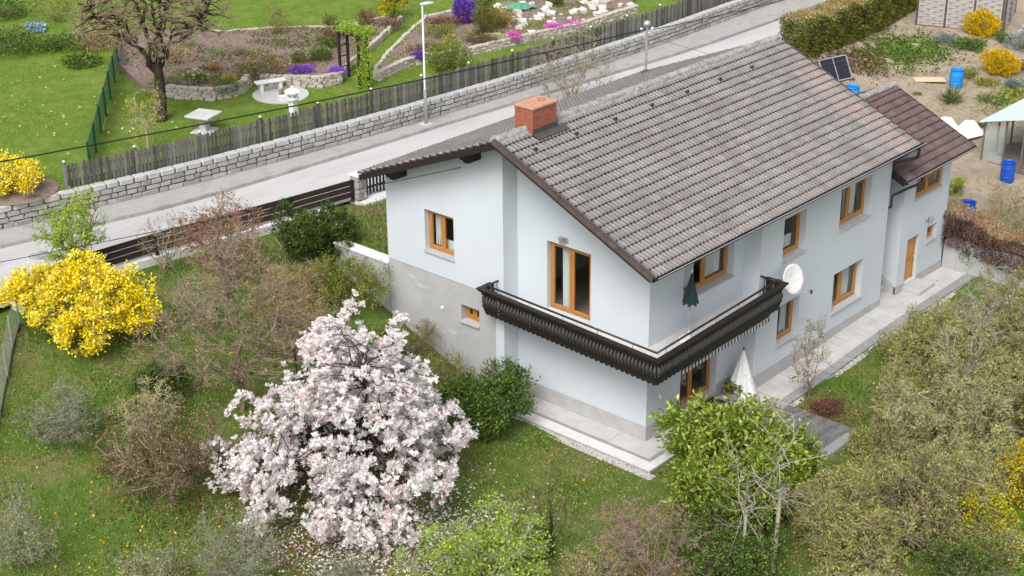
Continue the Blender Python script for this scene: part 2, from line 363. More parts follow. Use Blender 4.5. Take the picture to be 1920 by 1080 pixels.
tag(md.obj('manhole_cover', 'kerb'), 'round manhole cover set in the pale road', 'manhole cover')
# terrain above the road
uxs = np.arange(-30, 66, .7)
def upper_sheet():
    xs, yw = path(WALLP, -30, 66, .7); t = np.concatenate([np.linspace(0, 10, 26), np.linspace(10.6, 60, 60)])
    X = np.repeat(xs[:, None], len(t), 1); Y = yw[:, None] + .3 + t; Zv = upper_z(X, Y) + .03 * np.sin(X * .8) * np.cos(Y * .7)
    ny = len(t); V = np.stack([X, Y, Zv], -1).reshape(-1, 3)
    i, j = np.meshgrid(np.arange(len(xs) - 1), np.arange(ny - 1), indexing='ij'); a = (i * ny + j).ravel()
    return npobj('upper_lawn', V, np.stack([a, a + ny, a + ny + 1, a + 1], -1), 'upper_lawn', smooth=True)
tag(upper_sheet(), kind='structure')
ry = np.random.RandomState(2)
tag(sheet('yard', 'yard_soil', np.arange(15.35, 60, .35), np.arange(-22, 13.4, .35), lambda X, Y: yard_z(X, Y) + .045 * np.sin(X * 2.1 + np.sin(Y * 1.7)) * np.cos(Y * 2.3) + ry.normal(0, .032, X.shape)), kind='structure')

# ------------------------------------------------------------------ main house
XG, YF, L1, YB, XC, XB = -.572, -.523, 4.424, 8.85, 4.209, 11.118
RX0, RX1, EY, EZ, RY, RZ, LY, LZ = -1.36, 11.598, -1.113, 5.443, 3.98, 7.755, 9.116, 5.695
def roof_z(y): return RZ - (RZ - EZ) / (RY - EY) * (RY - y) if y < RY else RZ - (RZ - LZ) / (LY - RY) * (y - RY)
def under(y): return roof_z(y) - .27
house = thing('house', 'pale blue rendered two storey house with grey tiled gable roof and wrap around balcony', 'house', (5.3, 4.2, 0))

class Plane:
    """A wall plane: a runs along it, d goes inward."""
    def __init__(s, axis, at, inward): s.axis, s.at, s.inw = axis, at, inward
    def P(s, a, z, d=0.0):
        return (a, s.at + s.inw * d, z) if s.axis == 'x' else (s.at + s.inw * d, a, z)
    def block(s, mb, a0, a1, z0, z1, d0, d1):
        mb.hexa([s.P(a0, z0, d0), s.P(a1, z0, d0), s.P(a1, z0, d1), s.P(a0, z0, d1), s.P(a0, z1, d0), s.P(a1, z1, d0), s.P(a1, z1, d1), s.P(a0, z1, d1)])
def wall(pl, a0, a1, z0, z1, holes, mat, parent, name='wall', th=.3, d0=0.0, top=None):
    mb = MB(); A = sorted({a0, a1, *[h[0] for h in holes], *[h[1] for h in holes]}); Zs = sorted({z0, z1, *[h[2] for h in holes], *[h[3] for h in holes]})
    inside = lambda a, z: any(h[0] < a < h[1] and h[2] < z < h[3] for h in holes)
    P = pl.P
    for i in range(len(A) - 1):
        for j in range(len(Zs) - 1):
            if inside((A[i] + A[i + 1]) / 2, (Zs[j] + Zs[j + 1]) / 2): continue
            for d in (d0, th): mb.quad(P(A[i], Zs[j], d), P(A[i + 1], Zs[j], d), P(A[i + 1], Zs[j + 1], d), P(A[i], Zs[j + 1], d))
    for h in holes:
        for (p, q) in (((h[0], h[2]), (h[0], h[3])), ((h[1], h[2]), (h[1], h[3])), ((h[0], h[2]), (h[1], h[2])), ((h[0], h[3]), (h[1], h[3]))):
            mb.quad(P(*p, d0), P(*q, d0), P(*q, th), P(*p, th))
    for a in (a0, a1): mb.quad(P(a, z0, d0), P(a, z1, d0), P(a, z1, th), P(a, z0, th))
    mb.quad(P(a0, z0, d0), P(a1, z0, d0), P(a1, z0, th), P(a0, z0, th))
    if top:
        for d in (d0, th): mb.add([P(a, z, d) for a, z in top], [tuple(range(len(top)))])
    else: mb.quad(P(a0, z1, d0), P(a1, z1, d0), P(a1, z1, th), P(a0, z1, th))
    me = bpy.data.meshes.new(name); me.from_pydata(mb.v, [], mb.f); me.materials.append(MATS[mat])
    bm = bmesh.new(); bm.from_mesh(me); bmesh.ops.remove_doubles(bm, verts=bm.verts, dist=1e-5); bm.to_mesh(me); bm.free()
    return adopt(link(bpy.data.objects.new(name, me)), parent)

def window(pl, a0, a1, z0, z1, parent, panes=2, depth=.17, flip=1, curtains=(), mat='wood_orange', sill=True, split=.5, name='window', proj=.05):
    zs = z0 + (.045 if sill else .0); mb = MB(); fwid = .065; B = pl.block
    d0, d1 = depth, depth + .075
    B(mb, a0, a0 + fwid, zs, z1, d0, d1); B(mb, a1 - fwid, a1, zs, z1, d0, d1)
    B(mb, a0 + fwid, a1 - fwid, zs, zs + fwid, d0, d1); B(mb, a0 + fwid, a1 - fwid, z1 - fwid, z1, d0, d1)
    fr = mb.obj(name, mat, parent, bevel=.006)
    ins = a0 + fwid, a1 - fwid; edges = [ins[0], ins[1]] if panes == 1 else [ins[0], ins[0] + (ins[1] - ins[0]) * split, ins[1]]
    cw = .075; c0, c1 = depth - .02, depth + .05
    for i in range(len(edges) - 1):
        e0, e1 = edges[i] + .004, edges[i + 1] - .004; m = MB(); zb, zt = zs + fwid + .004, z1 - fwid - .004
        B(m, e0, e0 + cw, zb, zt, c0, c1); B(m, e1 - cw, e1, zb, zt, c0, c1)
        B(m, e0 + cw, e1 - cw, zb, zb + cw, c0, c1); B(m, e0 + cw, e1 - cw, zt - cw, zt, c0, c1)
        m.obj('casement', mat, fr, bevel=.006)
        g = MB(); g.quad(pl.P(e0 + cw - .005, zb + cw - .005, depth + .02), pl.P(e1 - cw + .005, zb + cw - .005, depth + .02), pl.P(e1 - cw + .005, zt - cw + .005, depth + .02), pl.P(e0 + cw - .005, zt - cw + .005, depth + .02))
        g.obj('pane', 'glass', fr)
    if sill:
        m = MB(); B(m, a0 - .02, a1 + .02, z0, zs, -proj, -.002); B(m, a0 + .003, a1 - .003, z0 + .003, zs, -.002, depth + .01); m.obj('sill', 'sill_stone', fr)
    for (q0, q1, qz0, qz1) in curtains:
        m = MB(); n = 26; top = []; bot = []
        for i in range(n + 1):
            a = q0 + (q1 - q0) * i / n; d = depth + .17 + .03 * math.sin(i * 1.7) + .012 * math.sin(i * 3.1)
            top.append(pl.P(a, qz1, d)); bot.append(pl.P(a + .02 * math.sin(i * .9), qz0, d + .01 * math.cos(i)))
        m.add(top + bot, [(i, i + 1, n + 2 + i, n + 1 + i) for i in range(n)]); m.obj('curtain', 'curtain', fr, smooth=True)
    return fr

pg, pr, pf, pm = Plane('y', XG, 1), Plane('y', 0.0, 1), Plane('x', 0.0, 1), Plane('x', YF, 1)
ZS, PL = 2.955, .428
GW = (6.235, 7.345, 3.555, 4.82); SW = (5.35, 6.03, 1.80, 2.325); BD = (1.90, 3.385, 2.80, 4.765)
W1 = (5.31, 6.435, 3.49, 4.755); W2 = (8.265, 9.97, 3.49, 4.77); W4 = (8.225, 9.89, .895, 2.165); W3 = (5.28, 6.39, .91, 2.16)
W5 = (1.44, 3.715, 3.465, 4.75); TD = (1.48, 3.15, .24, 2.25)
# left gable block: rough concrete basement below, render above
wall(pg, L1, YB, -.6, ZS, [SW], 'concrete', house, 'basement_wall', d0=.016)
wall(pg, L1, YB, ZS, 5.15, [GW], 'stucco', house, top=[(L1, 5.15), (YB, 5.15), (YB, under(YB)), (L1, under(L1))])
wall(Plane('x', L1 - .003, 1), XG + .001, .0, -.6, 5.15, [], 'stucco', house, top=[(XG + .001, 5.15), (0, 5.15), (0, under(L1)), (XG + .001, under(L1))])
# right gable, set back behind the left block
wall(pr, 0, L1, -.2, 5.2, [BD], 'stucco', house, top=[(0, 5.2), (L1, 5.2), (L1, under(L1)), (RY, under(RY)), (0, under(0))])
wall(pf, .3, XC, -.2, under(0) - .02, [W5, TD], 'stucco', house)
wall(Plane('y', XC, 1), YF, .0, -.2, under(YF) - .02, [], 'stucco', house, th=.29)
wall(pm, XC + .29, XB, -.2, under(YF) - .02, [W1, W2, W3, W4], 'stucco', house)
wall(Plane('y', XB, -1), YF + .3, YB, -.2, 5.2, [], 'stucco', house, top=[(YF + .3, 5.2), (YB, 5.2), (YB, under(YB)), (RY, under(RY)), (YF + .3, under(YF + .3))])
wall(Plane('x', YB, -1), XG + .3, XB - .3, -.2, under(YB), [], 'stucco', house)
# plinth, 15 mm proud
m = MB()
m.box(-.015, .10, -.015, L1 - .002, -.2, PL); m.box(.10, TD[0] - .002, -.015, .06, -.2, PL); m.box(TD[1] + .002, XC - .016, -.015, .06, -.2, PL); m.box(TD[0] - .002, TD[1] + .002, -.012, .06, -.2, TD[2] - .02)
m.box(XC - .015, XC + .06, YF - .015, -.0155, -.2, PL); m.box(XC + .06, XB + .015, YF - .015, YF + .06, -.2, PL); m.box(XB - .06, XB + .014, YF + .06, 6, -.2, PL); m.box(XG - .0, -.0155, L1 - .015, L1 + .06, -.2, PL)
m.obj('plinth', 'plinth', house)
m = MB(); m.box(.3, XB - .3, .32, YB - .3, 2.5, 2.76); m.box(XG + .3, .3, L1 + .3, YB - .3, 2.5, 2.76); m.box(XC + .3, XB - .3, YF + .3, .32, 2.5, 2.76); m.obj('upper_floor', 'floor_wood', house)
m = MB(); m.box(.31, XB - .31, .31, YB - .31, .02, .2); m.box(XC + .3, XB - .31, YF + .31, .31, .02, .2); m.obj('ground_floor', 'floor_wood', house)
m = MB(); m.box(.31, XB - .31, .31, YB - .31, 5.02, 5.06); m.obj('ceiling', 'interior', house)
m = MB(); m.box(5.0, 5.1, .4, YB - .4, .2, 5.0); m.box(7.2, 7.3, YF + .35, YB - .4, .2, 5.0); m.box(.4, XB - .4, 4.45, 4.55, 2.8, 5.0); m.box(.4, XB - .4, 4.0, 4.1, .2, 2.5); m.obj('partition', 'interior', house)
window(pg, *GW, house, curtains=[(6.95, 7.25, 3.7, 4.75), (6.3, 6.9, 3.6, 3.95)])
window(pg, *SW, house, depth=.22)
window(pr, *BD, house, sill=False, curtains=[(2.72, 3.1, 2.86, 4.7)], name='balcony_door', depth=.14)
window(pm, *W1, house, panes=1, depth=.2, curtains=[(5.4, 6.3, 3.65, 4.0)]); window(pm, *W3, house, panes=1, depth=.2, curtains=[(5.35, 5.65, 1.0, 2.1), (6.0, 6.3, 1.0, 2.1)])
window(pm, *W2, house, split=.42, depth=.2, curtains=[(9.0, 9.7, 3.6, 4.7)]); window(pm, *W4, house, split=.42, depth=.2, curtains=[(8.4, 8.75, 1.0, 2.1), (9.1, 9.75, 1.0, 2.1)])
wf = window(pf, *W5, house, split=.5, depth=.2, curtains=[(1.6, 2.4, 3.6, 4.7), (2.9, 3.6, 3.6, 4.7)])
window(pf, *TD, house, split=.42, depth=.2, sill=False, name='terrace_door')
m = MB(); m.box(TD[0] + .003, TD[1] - .003, -.06, .26, TD[2] - .05, TD[2] + .002); m.obj('threshold', 'sill_stone', house)
m = MB(); m.tube([(-.0, 5.85, 2.78 - .35), (-.02, 5.85, 2.78 - .35)], .0) if False else m.tube([(XG + .02, 6.76, 2.0), (XG - .012, 6.76, 2.0)], .055, 12); m.obj('vent_cap', 'white_paint', house)

# ------------------------------------------------------------------ roof
def slope_slab(mb, x0, x1, ya, za, yb, zb, t0, t1):
    L = math.hypot(yb - ya, zb - za); n = Vector((0, -(zb - za) / L, (yb - ya) / L)); n = n if n.z > 0 else -n
    a, b = Vector((0, ya, za)), Vector((0, yb, zb))
    mb.prism([(x0, *(a + n * t0).yz), (x0, *(b + n * t0).yz), (x0, *(b + n * t1).yz), (x0, *(a + n * t1).yz)], (x1 - x0, 0, 0))
roof = MB()
slope_slab(roof, RX0 + .03, RX1 - .03, RY + .02, RZ, EY + .06, EZ + .02, -.24, -.085); slope_slab(roof, RX0 + .03, RX1 - .03, RY - .02, RZ, LY - .06, LZ + .02, -.24, -.085)
roof = roof.obj('roof', 'brown_wood', house)
def tile_mesh(name, tw, ln, mat, nseg=6, lift=.042, hgt=.038):
    xs = []; hs = []
    for i in range(2 * nseg + 1):
        u = i / (2 * nseg); ph = (u * 2) % 1.0 if i < 2 * nseg else 1.0
        xs.append((u - .5) * (tw + .004)); hs.append(hgt * (math.sin(math.pi * min(1, ph / .62)) ** .8 if ph < .62 else -.10))
    n = len(xs); V = []
    for (v, base, th) in ((0, 0, 0), (ln * .5, lift * .5, 0), (ln, lift, 0)): V += [(x, v, base + h) for x, h in zip(xs, hs)]
    V += [(x, ln, lift + h - .034) for x, h in zip(xs, hs)]
    F = [(r * n + i, r * n + i + 1, (r + 1) * n + i + 1, (r + 1) * n + i) for r in range(3) for i in range(n - 1)]
    V += [(xs[-1], 0, hs[-1] - .034), (xs[-1], ln, lift + hs[-1] - .034), (xs[0], 0, hs[0] - .034), (xs[0], ln, lift + hs[0] - .034)]
    q = 4 * n
    F += [(n - 1, 3 * n - 1, q + 1, q), (0, q + 2, q + 3, 2 * n)]
    me = bpy.data.meshes.new(name); me.from_pydata(V, [], F); me.materials.append(MATS[mat]); 
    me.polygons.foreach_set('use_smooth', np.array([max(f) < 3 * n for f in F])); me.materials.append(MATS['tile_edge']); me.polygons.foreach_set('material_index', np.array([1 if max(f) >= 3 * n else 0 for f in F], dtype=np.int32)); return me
def tiles(x0, tw, ncol, ytop, ztop, ybot, zbot, rows, mat, parent, limit, rnd, name='tile', yskip=None):
    L = math.hypot(ybot - ytop, zbot - ztop); ex = L / rows; v = Vector((0, (ybot - ytop) / L, (zbot - ztop) / L)); u = Vector((1, 0, 0)) if ybot < ytop else Vector((-1, 0, 0))
    n = u.cross(v); n = n if n.z > 0 else -n; u = v.cross(n)
    var = [tile_mesh('tile', tw, ex + .05, mat, 6, .052 + .003 * q, .040) for q in range(2)]; it = []
    for r in range(rows):
        for c in range(ncol):
            p = Vector((x0 + (c + .5) * tw + rnd.uniform(-.004, .004), ytop, ztop)) + v * (r * ex - .03 + rnd.uniform(-.006, .006)) + n * (-.07 + rnd.uniform(-.004, .004))
            if yskip and yskip(p.x, p.y): continue
            R = Matrix((u, v, n)).transposed() @ Matrix.Rotation(rnd.uniform(-.008, .008), 3, 'Z') @ Matrix.Rotation(rnd.uniform(-.006, .006), 3, 'X')
            it.append((var[(r * 7 + c) % 2], Matrix.Translation(p) @ R.to_4x4()))
    pieces(name, it, parent, limit, 'tile_field')
rr = random.Random(11)
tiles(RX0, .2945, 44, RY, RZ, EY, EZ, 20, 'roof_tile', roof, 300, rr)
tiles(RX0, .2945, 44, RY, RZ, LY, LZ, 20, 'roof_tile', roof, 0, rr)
def ridge(parent, x0, x1, y, z, n, mat='ridge_tile', r=.132, skip=None):
    L = (x1 - x0) / n; V = []; F = []; k = 8
    for j, (xx, rad) in enumerate(((0, r), (L * .12, r * 1.06), (L * .14, r * .94), (L + .05, r * .84))):
        V += [(xx, math.cos(math.pi * i / k) * rad * 1.05, math.sin(math.pi * i / k) * rad) for i in range(k + 1)]
    F = [(a * (k + 1) + i, a * (k + 1) + i + 1, (a + 1) * (k + 1) + i + 1, (a + 1) * (k + 1) + i) for a in range(3) for i in range(k)] + [tuple(range(k + 1))]
    me = bpy.data.meshes.new('ridge_tile'); me.from_pydata(V, [], F); me.materials.append(MATS[mat])
    it = []
    for i in range(n):
        if skip and skip(x0 + (i + .5) * L): continue
        it.append((me, Matrix.Translation((x0 + i * L, y + rr.uniform(-.012, .012), z - .045 + rr.uniform(-.008, .012))) @ Matrix.Rotation(rr.uniform(-.02, .02), 4, 'Z') @ Matrix.Rotation(rr.uniform(-.01, .012), 4, 'Y')))
    pieces('ridge_tile', it, parent)
ridge(roof, RX0, RX1, RY, RZ, 34, skip=lambda x: -.25 < x < .85)
# mortar bed under the ridge tiles
m = MB(); m.prism([(RX0 + .02, RY - .17, RZ - .10), (RX0 + .02, RY + .17, RZ - .10), (RX0 + .02, RY + .08, RZ + .02), (RX0 + .02, RY - .08, RZ + .02)], (RX1 - RX0 - .04, 0, 0)); m.obj('ridge_bedding', 'ridge_tile', roof)
# verge boards and metal edge, both gables
for xv, dx in ((RX0 - .036, .03), (RX1 + .006, .03)):
    m = MB(); slope_slab(m, xv, xv + dx, RY, RZ, EY, EZ, -.14, .012); m.obj('barge_board', 'fascia_brown', roof)
    m = MB(); slope_slab(m, xv + (.03 if xv < 0 else -.03), xv + dx + (.03 if xv < 0 else -.03), RY, RZ, LY, LZ, -.25, -.086); m.obj('barge_board', 'dark_wood', roof)
m = MB(); slope_slab(m, RX0 - .05, RX0 + .03, RY, RZ, EY, EZ, .030, .042); m.obj('verge_flashing', 'flashing', roof)
# purlin heads under the left verge
for (y, w_, h_) in ((5.25, .17, .24), (8.05, .17, .24), (2.75, .15, .2), (.33, .15, .2)):
    zt = under(y) + .02; m = MB(); x1 = 0.0 if y < L1 else XG
    m.prism([(RX0 + .12, y - w_ / 2, zt), (RX0 + .12, y - w_ / 2, zt - h_ * .45), (RX0 + .24, y - w_ / 2, zt - h_ * .5), (RX0 + .28, y - w_ / 2, zt - h_), (x1, y - w_ / 2, zt - h_), (x1, y - w_ / 2, zt)], (0, w_, 0))
    m.obj('purlin', 'dark_wood', roof, bevel=.008)
# gutters
def gutter(parent, x0, x1, y, z, r=.075, back=False):
    n = 8; V = []
    for x in (x0, x1):
        for rad in (r, r - .008): V += [(x, y + math.cos(math.pi + math.pi * i / n) * rad, z + math.sin(math.pi + math.pi * i / n) * rad) for i in range(n + 1)]
    q = n + 1; F = [(i, i + 1, 2 * q + i + 1, 2 * q + i) for i in range(n)] + [(q + i, q + i + 1, 3 * q + i + 1, 3 * q + i) for i in range(n)]
    F += [(0, q, 3 * q, 2 * q), (n, q + n, 3 * q + n, 2 * q + n), tuple(range(q)), tuple(2 * q + i for i in range(q))]
    m = MB(); m.add(V, F); g = m.obj('gutter', 'gutter', parent)
    m = MB()
    for xx in np.arange(x0 + .3, x1, .85): m.tube([(xx, y - r - .006, z + .01), (xx, y, z - r - .008), (xx, y + r + .006, z + .0)], .009, 5)
    m.obj('gutter_bracket', 'gutter', g)
    m = MB(); m.tube([(x0, y - r, z + .004), (x1, y - r, z + .004)], .011, 6); m.obj('gutter_bead', 'metal_grey', g)
gutter(roof, RX0 + .02, RX1 + .12, EY - .035, EZ - .02)
m = MB(); m.box(RX0 + .06, RX1 - .06, EY + .075, EY + .10, EZ - .19, EZ - .03); m.obj('fascia', 'dark_wood', roof)
m = MB(); gx = RX1 - .12
m.tube([(gx, EY - .035, EZ - .08), (gx, EY - .035, EZ - .34), (gx - .02, EY + .05, EZ - .44), (XB + .05, YF - .06, EZ - .62), (XB + .03, YF - .06, EZ - .8), (XB + .03, YF - .06, 4.65)], .045, 10); m.obj('downpipe', 'gutter', roof)
# chimney of single bricks
ch = MB(); cx0, cx1, cy0, cy1, cz0, cz1 = -.2, .72, 3.70, 4.32, 7.45, 8.30
ch.box(cx0 + .012, cx1 - .012, cy0 + .012, cy1 - .012, cz0, cz1); ch = ch.obj('chimney', 'mortar', house)
def brick_mesh():
    m = MB(); m.box(-.5, .5, -.5, .5, -.5, .5); return m
bmesh_brick = [None]; it = []; rb = random.Random(5); mbk = MB(); mbk.box(-.5, .5, -.5, .5, -.5, .5); bk = mbk.mesh('brick', 'brick', bevel=.04)
row = 0; z = 7.50
while z < cz1 - .05:
    for (p0, p1, fixed, ax) in ((cx0, cx1, cy0, 'x'), (cy0, cy1, cx0, 'y'), (cx0, cx1, cy1, 'x'), (cy0, cy1, cx1, 'y')):
        s0 = p0 + (.0 if row % 2 == 0 else -.12)
        while s0 < p1 - .02:
            a, b = max(s0, p0), min(s0 + .222, p1 - .0); s0 += .24
            if b - a < .05: continue
            S = Matrix.Diagonal(((b - a) if ax == 'x' else .05, .05 if ax == 'x' else (b - a), .058, 1)); j = rb.uniform(-.005, .004)
            c = Vector(((a + b) / 2, fixed + j + (.025 if fixed == cy0 else -.025), z + .031)) if ax == 'x' else Vector((fixed + j + (.025 if fixed == cx0 else -.025), (a + b) / 2, z + .031))
            it.append((bk, Matrix.Translation(c) @ S))
    row += 1; z += .074
pieces('brick', it, ch)
m = MB(); m.box(cx0 - .025, cx1 + .025, cy0 - .025, cy1 + .025, cz1 - .012, cz1 + .055); cp = m.obj('chimney_cap', 'terracotta', ch, bevel=.012)
for (fx, fy, rad) in ((.08, 3.97, .085), (.30, 4.04, .06), (.50, 4.0, .11)):
    m = MB(); m.lathe([(rad, 0), (rad, .010), (rad * .8, .010), (rad * .78, -.03), (.002, -.03)], (fx, fy, cz1 + .056), 16, caps=False); m.obj('flue', 'terracotta' if rad < .1 else 'brick', cp, smooth=False)
m = MB(); fl_y = cy0 - .22
m.hexa([(cx0 - .02, fl_y, roof_z(fl_y) + .03), (cx1 + .28, fl_y, roof_z(fl_y) + .03), (cx1 + .28, cy0, roof_z(cy0) + .02), (cx0 - .02, cy0, roof_z(cy0) + .02), (cx0 - .02, fl_y, roof_z(fl_y) + .05), (cx1 + .28, fl_y, roof_z(fl_y) + .05), (cx1 + .28, cy0, roof_z(cy0) + .05), (cx0 - .02, cy0, roof_z(cy0) + .05)])
m.box(cx0 - .02, cx1 + .02, cy0 - .03, cy0 - .008, roof_z(cy0) - .02, roof_z(cy0) + .16); m.obj('chimney_flashing', 'flashing', ch)

# ------------------------------------------------------------------ balcony
TZ = 3.32
BL, BC, BR = Vector((-1.11, 4.93, 0)), Vector((-1.48, -1.41, 0)), Vector((4.62, -1.20, 0))
def side_frame(a, b):
    t = (b - a).normalized(); n = Vector((t.y, -t.x, 0)); return t, n      # n outward for a->b with house on the left
balcony = MB()
balcony.prism([(0, L1, 2.58), (XG, L1, 2.58), (XG, 4.78, 2.58), (-.90, 4.78, 2.58), (-1.26, -1.19, 2.58), (4.42, -.99, 2.58), (4.42, YF, 2.58), (XC, YF, 2.58), (XC, 0, 2.58), (0, 0, 2.58)], (0, 0, .14))
balcony = balcony.obj('balcony', 'deck_tile', house)
def intersect(a, ta, na, oa, b, tb, nb, ob):   # offset lines meet
    p, q = a + na * oa, b + nb * ob; d = ta.x * tb.y - ta.y * tb.x; s = ((q.x - p.x) * tb.y - (q.y - p.y) * tb.x) / d; return p + ta * s
t1, n1 = side_frame(BL, BC); t2, n2 = side_frame(BC, BR)
if n1.x > 0: n1 = -n1
if n2.y > 0: n2 = -n2
e1, e2 = Vector((XG, BL.y, 0)), Vector((BR.x, YF, 0)); tE1, nE1 = (BL - e1).normalized(), Vector((0, 1, 0)); tE2, nE2 = (e2 - BR).normalized(), Vector((1, 0, 0))
def ring(o):      # plan polyline of the parapet at outward offset o
    return [e1 + nE1 * o + Vector((-.002, 0, 0)), intersect(BL, tE1, nE1, o, BL, t1, n1, o), intersect(BC, t1, n1, o, BC, t2, n2, o), intersect(BR, t2, n2, o, BR, tE2, nE2, o), e2 + nE2 * o + Vector((0, -.002, 0))]
def band(name, mat, prof, closed=True):      # prof = (offset, z) section swept along the parapet
    m = MB(); R = [ring(o) for o, z in prof]; n = len(prof)
    vs = [(R[j][i].x, R[j][i].y, prof[j][1]) for i in range(5) for j in range(n)]
    m.add(vs, [(i * n + j, i * n + (j + 1) % n, (i + 1) * n + (j + 1) % n, (i + 1) * n + j) for i in range(4) for j in range(n)] + [tuple(range(n)), tuple(4 * n + j for j in range(n))])
    return m.obj(name, mat, balcony)
band('cap_board', 'dark_wood', [(0, TZ), (0, TZ - .035), (-.17, TZ - .035), (-.17, TZ)])
band('upper_board', 'dark_wood', [(-.02, TZ - .036), (-.05, TZ - .10), (-.10, TZ - .12), (-.10, TZ - .19), (-.15, TZ - .19), (-.15, TZ - .036)])
band('backing_board', 'dark_wood', [(-.155, TZ - .191), (-.185, TZ - .56), (-.21, TZ - .56), (-.18, TZ - .191)])
band('lower_board', 'dark_wood', [(-.11, TZ - .50), (-.12, TZ - .56), (-.15, TZ - .58), (-.15, TZ - .50)])
ap = band('apron', 'dark_wood', [(-.135, TZ - .581), (-.165, TZ - .72), (-.185, TZ - .72), (-.155, TZ - .581)])
# scalloped lower edge of the apron
m = MB(); Ro, Rb = ring(-.167), ring(-.183)
for i in range(4):
    a, b = Ro[i], Ro[i + 1]; a2, b2 = Rb[i], Rb[i + 1]; L = (b - a).length; n = max(1, int(L / .17))
    for j in range(n):
        for q in range(5):
            s0, s1 = (j + q / 5) / n, (j + (q + 1) / 5) / n; h0, h1 = .055 * math.sin(math.pi * q / 5) ** .7 if q else 0, .055 * math.sin(math.pi * (q + 1) / 5) ** .7 if q < 4 else 0
            zt = TZ - .719
            P0, P1, Q0, Q1 = a.lerp(b, s0), a.lerp(b, s1), a2.lerp(b2, s0), a2.lerp(b2, s1)
            m.hexa([(P0.x, P0.y, zt - h0 - .001), (P1.x, P1.y, zt - h1 - .001), (Q1.x, Q1.y, zt - h1 - .001), (Q0.x, Q0.y, zt - h0 - .001), (P0.x, P0.y, zt), (P1.x, P1.y, zt), (Q1.x, Q1.y, zt), (Q0.x, Q0.y, zt)])
m.obj('scallop_trim', 'dark_wood', ap)
# balusters: flat turned boards with a belly
m = MB(); prof = [(-.155, .030, .0), (-.145, .020, .03), (-.10, .036, .07), (-.03, .046, .14), (.03, .047, .19), (.09, .036, .24), (.12, .020, .28), (.125, .034, .31)]
sec = [(.024, .0, -.155), (.016, .010, -.125), (.030, .034, -.085), (.036, .056, -.03), (.036, .054, .03), (.029, .030, .085), (.016, .010, .125), (.024, .006, .155)]   # half width, bulge out, z
n = len(sec); vs = []; 
for (hw, bo, z) in sec: vs += [(-hw, bo * .3, z), (-hw * .55, bo + .012, z), (hw * .55, bo + .012, z), (hw, bo * .3, z), (hw * .8, -.014, z), (-hw * .8, -.014, z)]
m.add(vs, [(i * 6 + j, i * 6 + (j + 1) % 6, (i + 1) * 6 + (j + 1) % 6, (i + 1) * 6 + j) for i in range(n - 1) for j in range(6)] + [(0, 1, 2, 3, 4, 5), tuple((n - 1) * 6 + j for j in range(6))])
bal = m.mesh('baluster', 'baluster_wood', smooth=False); it = []
R0 = ring(-.125)
for i, nn in ((0, nE1), (1, n1), (2, n2), (3, nE2)):
    a, b = R0[i], R0[i + 1]; L = (b - a).length; cnt = int(round(L / .118)); t = (b - a).normalized()
    for j in range(cnt):
        p = a.lerp(b, (j + .5) / cnt); M3 = Matrix(((t.x, nn.x, 0), (t.y, nn.y, 0), (0, 0, 1)))
        it.append((bal, Matrix.Translation((p.x, p.y, TZ - .345)) @ M3.to_4x4()))
pieces('baluster', it, balcony)
# tubular handrail
hr = [Vector((XG, 4.62, 3.44)), Vector((-1.0, 4.62, 3.44)), Vector((-1.27, -1.20, 3.44)), Vector((4.27, -1.02, 3.44)), Vector((4.27, YF, 3.44))]
m = MB(); m.tube(hr[:2], .028, 8); m.tube(hr[1:3], .028, 8); m.tube(hr[2:4], .028, 8); m.tube(hr[3:], .028, 8); hro = m.obj('handrail', 'rail_black', balcony, smooth=True)
for a, b, cnt in ((hr[1], hr[2], 5), (hr[2], hr[3], 5), (hr[0], hr[1], 2), (hr[3], hr[4], 2)):
    for j in range(cnt):
        p = a.lerp(b, (j + .35) / cnt); m = MB(); m.tube([p, (p.x, p.y, 2.72)], .012, 6); m.obj('handrail_post', 'metal_grey', balcony)
# ------------------------------------------------------------------ annex
AX0, AX1, AYB = 12.09, 15.06, 4.6
ARX0, ARX1, AEY, AEZ, ARY, ARZ = 11.17, 15.57, -1.0, 4.32, 2.03, 5.74
ASL = (ARZ - AEZ) / (ARY - AEY)
def a_under(y): return (AEZ + ASL * (y - AEY) if y < ARY else ARZ - ASL * (y - ARY)) - .22
annex = thing('annex', 'small pale blue side building with brown tiled roof and orange wooden door', 'outbuilding', (13.6, 2.0, 0))
AD = (12.60, 13.36, .36, 1.88); ASW = (13.855, 14.495, 1.385, 1.93); AUW = (12.78, 14.50, 3.125, 3.85)
wall(pm, AX0, AX1, -.1, a_under(YF), [AD, ASW, AUW], 'stucco', annex)
for (xx, inw) in ((AX0, 1), (AX1, -1)):
    wall(Plane('y', xx, inw), YF + .3, AYB, -.1, 4.0, [], 'stucco', annex, top=[(YF + .3, 4.0), (AYB, 4.0), (AYB, a_under(AYB)), (ARY, a_under(ARY)), (YF + .3, a_under(YF + .3))])
wall(Plane('x', AYB, -1), AX0 + .3, AX1 - .3, -.1, a_under(AYB), [], 'stucco', annex)
wall(Plane('x', 2.6, 1), XB + .001, AX0 - .001, -.1, 4.2, [], 'stucco', annex)       # closes the stair passage
m = MB(); m.box(AX0 - .015, AD[0] - .004, YF - .015, YF + .05, -.1, .46); m.box(AD[1] + .004, AX1 + .015, YF - .015, YF + .05, -.1, .46)
m.prism([(AX0 - .015, YF - .0, -.1), (AX0 - .015, YF, .46), (AX0 - .015, .6, 1.15), (AX0 - .015, 2.6, 1.3), (AX0 - .015, 2.6, -.1)], (.014, 0, 0)); m.obj('plinth', 'plinth', annex)
m = MB(); m.box(AX0 + .31, AX1 - .31, YF + .31, AYB - .31, 2.3, 2.4); m.box(AX0 + .31, AX1 - .31, YF + .31, AYB - .31, .1, .3); m.obj('floor', 'interior', annex)
